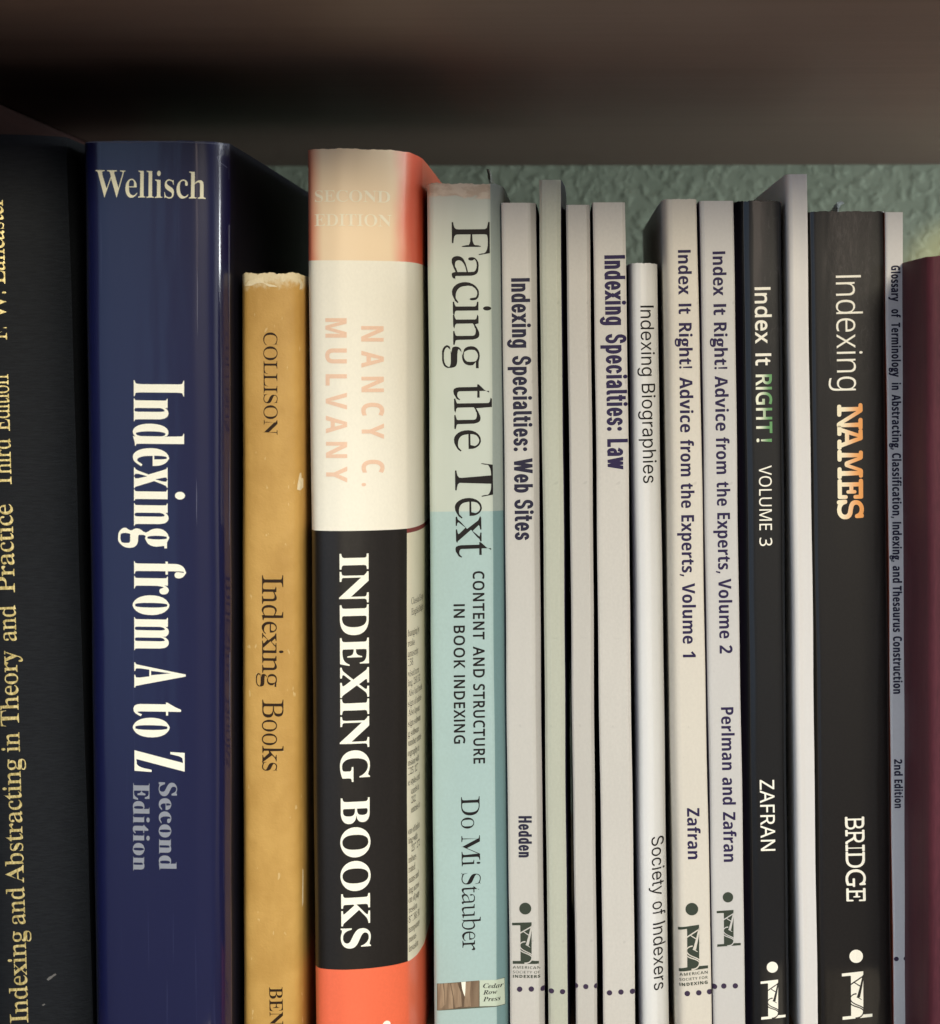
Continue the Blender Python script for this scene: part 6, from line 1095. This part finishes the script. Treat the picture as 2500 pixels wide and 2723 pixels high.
BK3 = black_card('black_laminate', .42, .72, .80)
B13 = Book('black_paperback', 'black laminated paperback, third volume, white and green title', 'book', (1954, 534, 1984, 2723), (2077, 536, 2098, 2723), 533, 0, .15,
           [(0, 4.5), (.06, 2.2), (.12, .9), (.2, .25), (.35, 0), (.8, .2), (.93, .5), (1, 1.6)], BK3, BK3, rag=.0003, flare=(.3, 0))
GB = (-.0, -.0)
B13.text('title_lettering', B13.line('G', (2008, 764), (2010.5, 972), 40, [('Index', 764, 914), ('It', 940, 972)], (.03, .03)), M['white_ink'])
b = NB('green_fade_ink'); gx, gy, gz = b.xyz('Generated')
b.set(b.mix(b.ramp(b.math('ADD', gx, b.math('MULTIPLY', b.noise((90, 90, 90), 2), .5)), .45, 1.1), (.80, .82, .66), (.10, .30, .10)), .45, .4)
B13.text('title_lettering', B13.line('G', (2011, 996), (2012.7, 1175.5), 40.5, [('RIGHT', 996, 1152), ], (.03, .03)) + [('N', '!', (2012.7, 1166), (2012.7, 1176), 40)], b.m)
B13.text('volume_lettering', B13.line('G', (2018.4, 1238), (2020, 1452), 33.5, [('VOLUME', 1238, 1410), ('3', 1430, 1452)], (.0, .0)), M['white_ink'])
B13.text('author_lettering', B13.line('G', (2020.6, 2074), (2024, 2263), 38, [('ZAFRAN', 2074, 2263)], (.008, .008)), M['white_ink'])
emblem(B13, 2023, 2089, 2606, 2709, (2054, 2572), 15, M['white_ink'], BK3, 6)
W14 = paper('bright_white_card', (0.652, 0.645, 0.632), .42, .02, grain=False, **PK)
B14 = Book('tall_booklet', 'tallest white booklet with a blank spine between two black books', 'book', (2088, 463, 2122, 2723), (2146, 463, 2175, 2723), 463, 0, .15, [(0, 2.4), (.06, 1.2), (.15, .4), (.3, 0), (.55, .15), (.95, .05), (1, .08)], W14, W14, flare=(.3, 0))
BK2 = black_card('black_laminate_brown_tint', .22, .70, .80, (.0065, .0055, .0045))
B15 = Book('black_paperback', 'wide black laminated paperback on indexing names, orange and white title', 'book', (2148, 562, 2179, 2723), (2350, 562, 2374, 2723), 561, 0, .15,
           [(0, 1.0), (.03, .35), (.1, .12), (.45, 0), (.9, .15), (.97, .4), (1, 1.0)], BK2, BK2, rag=.0002, flare=(.3, 0))
B15.text('title_lettering', B15.line('G', (2222, 733), (2226, 1039), 68, [('Indexing', 733, 1039)], (-.012, -.012)), M['white_ink'])
b = NB('orange_fade_ink'); gx, gy, gz = b.xyz('Generated')
b.set(b.mix(b.ramp(b.math('ADD', gx, b.math('MULTIPLY', b.noise((70, 70, 50), 2), .5)), .4, 1.1), (.86, .78, .56), (.80, .34, .09)), .45, .4)
B15.text('title_lettering', B15.line('M', (2228, 1073), (2230, 1380), 64, [('N', 1073, 1143), ('A', 1132, 1196), ('M', 1196, 1274), ('E', 1274, 1327), ('S', 1329, 1381)], (.03, .03)), b.m)
B15.text('author_lettering', B15.line('M', (2247.4, 2172), (2251.5, 2397), 50.5, [('B', 2172, 2206), ('R', 2207, 2246), ('I', 2247, 2264), ('D', 2265, 2308), ('G', 2312, 2359), ('E', 2362, 2397)], (-.005, .01)), M['white_ink'])
emblem(B15, 2239, 2320, 2584, 2709, (2277, 2543), 18, M['white_ink'], BK2, 7)
W16 = paper('silver_grey_card', (.58, .58, .585), .4, .03, grain=False, **PK)
ORS = paper('orange_card', (.55, .12, .06), .45, .1)
B16 = Book('thin_paperback', 'thin silver grey glossary paperback with long condensed title, orange side', 'book', (2353, 564, 2377, 2723), (2401, 564, 2409, 2723), 564, 0, .15, [(0, .5), (.06, .08), (.15, 0), (.9, .03), (1, .06)], W16, ORS,
           region=lambda f, z, s, l: 1 if s else 0, flare=(.3, 0))
GL = [('Glossary', 706, 802), ('of', 822, 845), ('Terminology', 858, 1003), ('in', 1018, 1037), ('Abstracting,', 1049, 1196), ('Classification,', 1205, 1378), ('Indexing,', 1388, 1494), ('and', 1505, 1550), ('Thesaurus', 1558, 1681), ('Construction', 1692, 1845)]
B16.text('title_lettering', B16.line('N', (2370, 706), (2376, 1845), 23, GL, (.03, .015)), M['slate_ink'])
B16.text('edition_lettering', B16.line('N', (2378, 2018.5), (2379.5, 2149), 21, [('2nd', 2018.5, 2063), ('Edition', 2073, 2149)], (.03, .015)), M['slate_ink'])
B16.dots([(2384, 2550), (2409, 2549)], 6.2, M['plum_ink'])
bent_corner(B15, [(2206, 566), (2216, 550), (2226, 538), (2236, 534), (2243, 540), (2233, 545), (2228, 555), (2226, 572), (2206, 576)], .10, paper('slate_card', (.075, .085, .085), .5))

# 17 maroon hardback pulled out towards the viewer
b = NB('maroon_cloth')
th = b.noise((2400, 2400, 300), 3); bg_ = b.noise((60, 60, 20), 3)
b.set(b.mix(b.ramp(b.math('ADD', b.math('MULTIPLY', th, .5), b.math('MULTIPLY', bg_, .5)), .3, .7), (.050, .011, .018), (.082, .018, .028)), .6, .2)
b.bump(th, .0001, .6)
B17 = Book('maroon_hardback', 'maroon cloth hardback standing forward of the row, at the right end', 'book', (2461, 679, 2468, 2723), (2800, 679, 2807, 2723), 678, -.039, .20,
           [(0, 2.2), (.015, .9), (.04, .2), (.5, 0), (1, 2)], b.m, b.m, 'cloth_cover', .003, rag=.0003)
xs = B17.l0 - 6e-5


def side_patch(name, pts, m):
    V = []
    for px, py, yy in pts:
        z = at(px, py, yy)[1]; V.append((B17.x(0, z) - 6e-5, yy, z))
    mesh(name, V, [tuple(range(len(V)))], m, B17.obj)


side_patch('spine_sticker', [(2410, 2436, -.0075), (2412, 2440, -.0105), (2412, 2600, -.0105), (2409, 2590, -.0062)], paper('sticker_paper', (.75, .66, .52), .6))
side_patch('sticker_border', [(2410, 2400, -.0075), (2412, 2404, -.0105), (2412, 2438, -.0105), (2410, 2434, -.0075)], paper('sticker_red', (.45, .04, .02), .6))
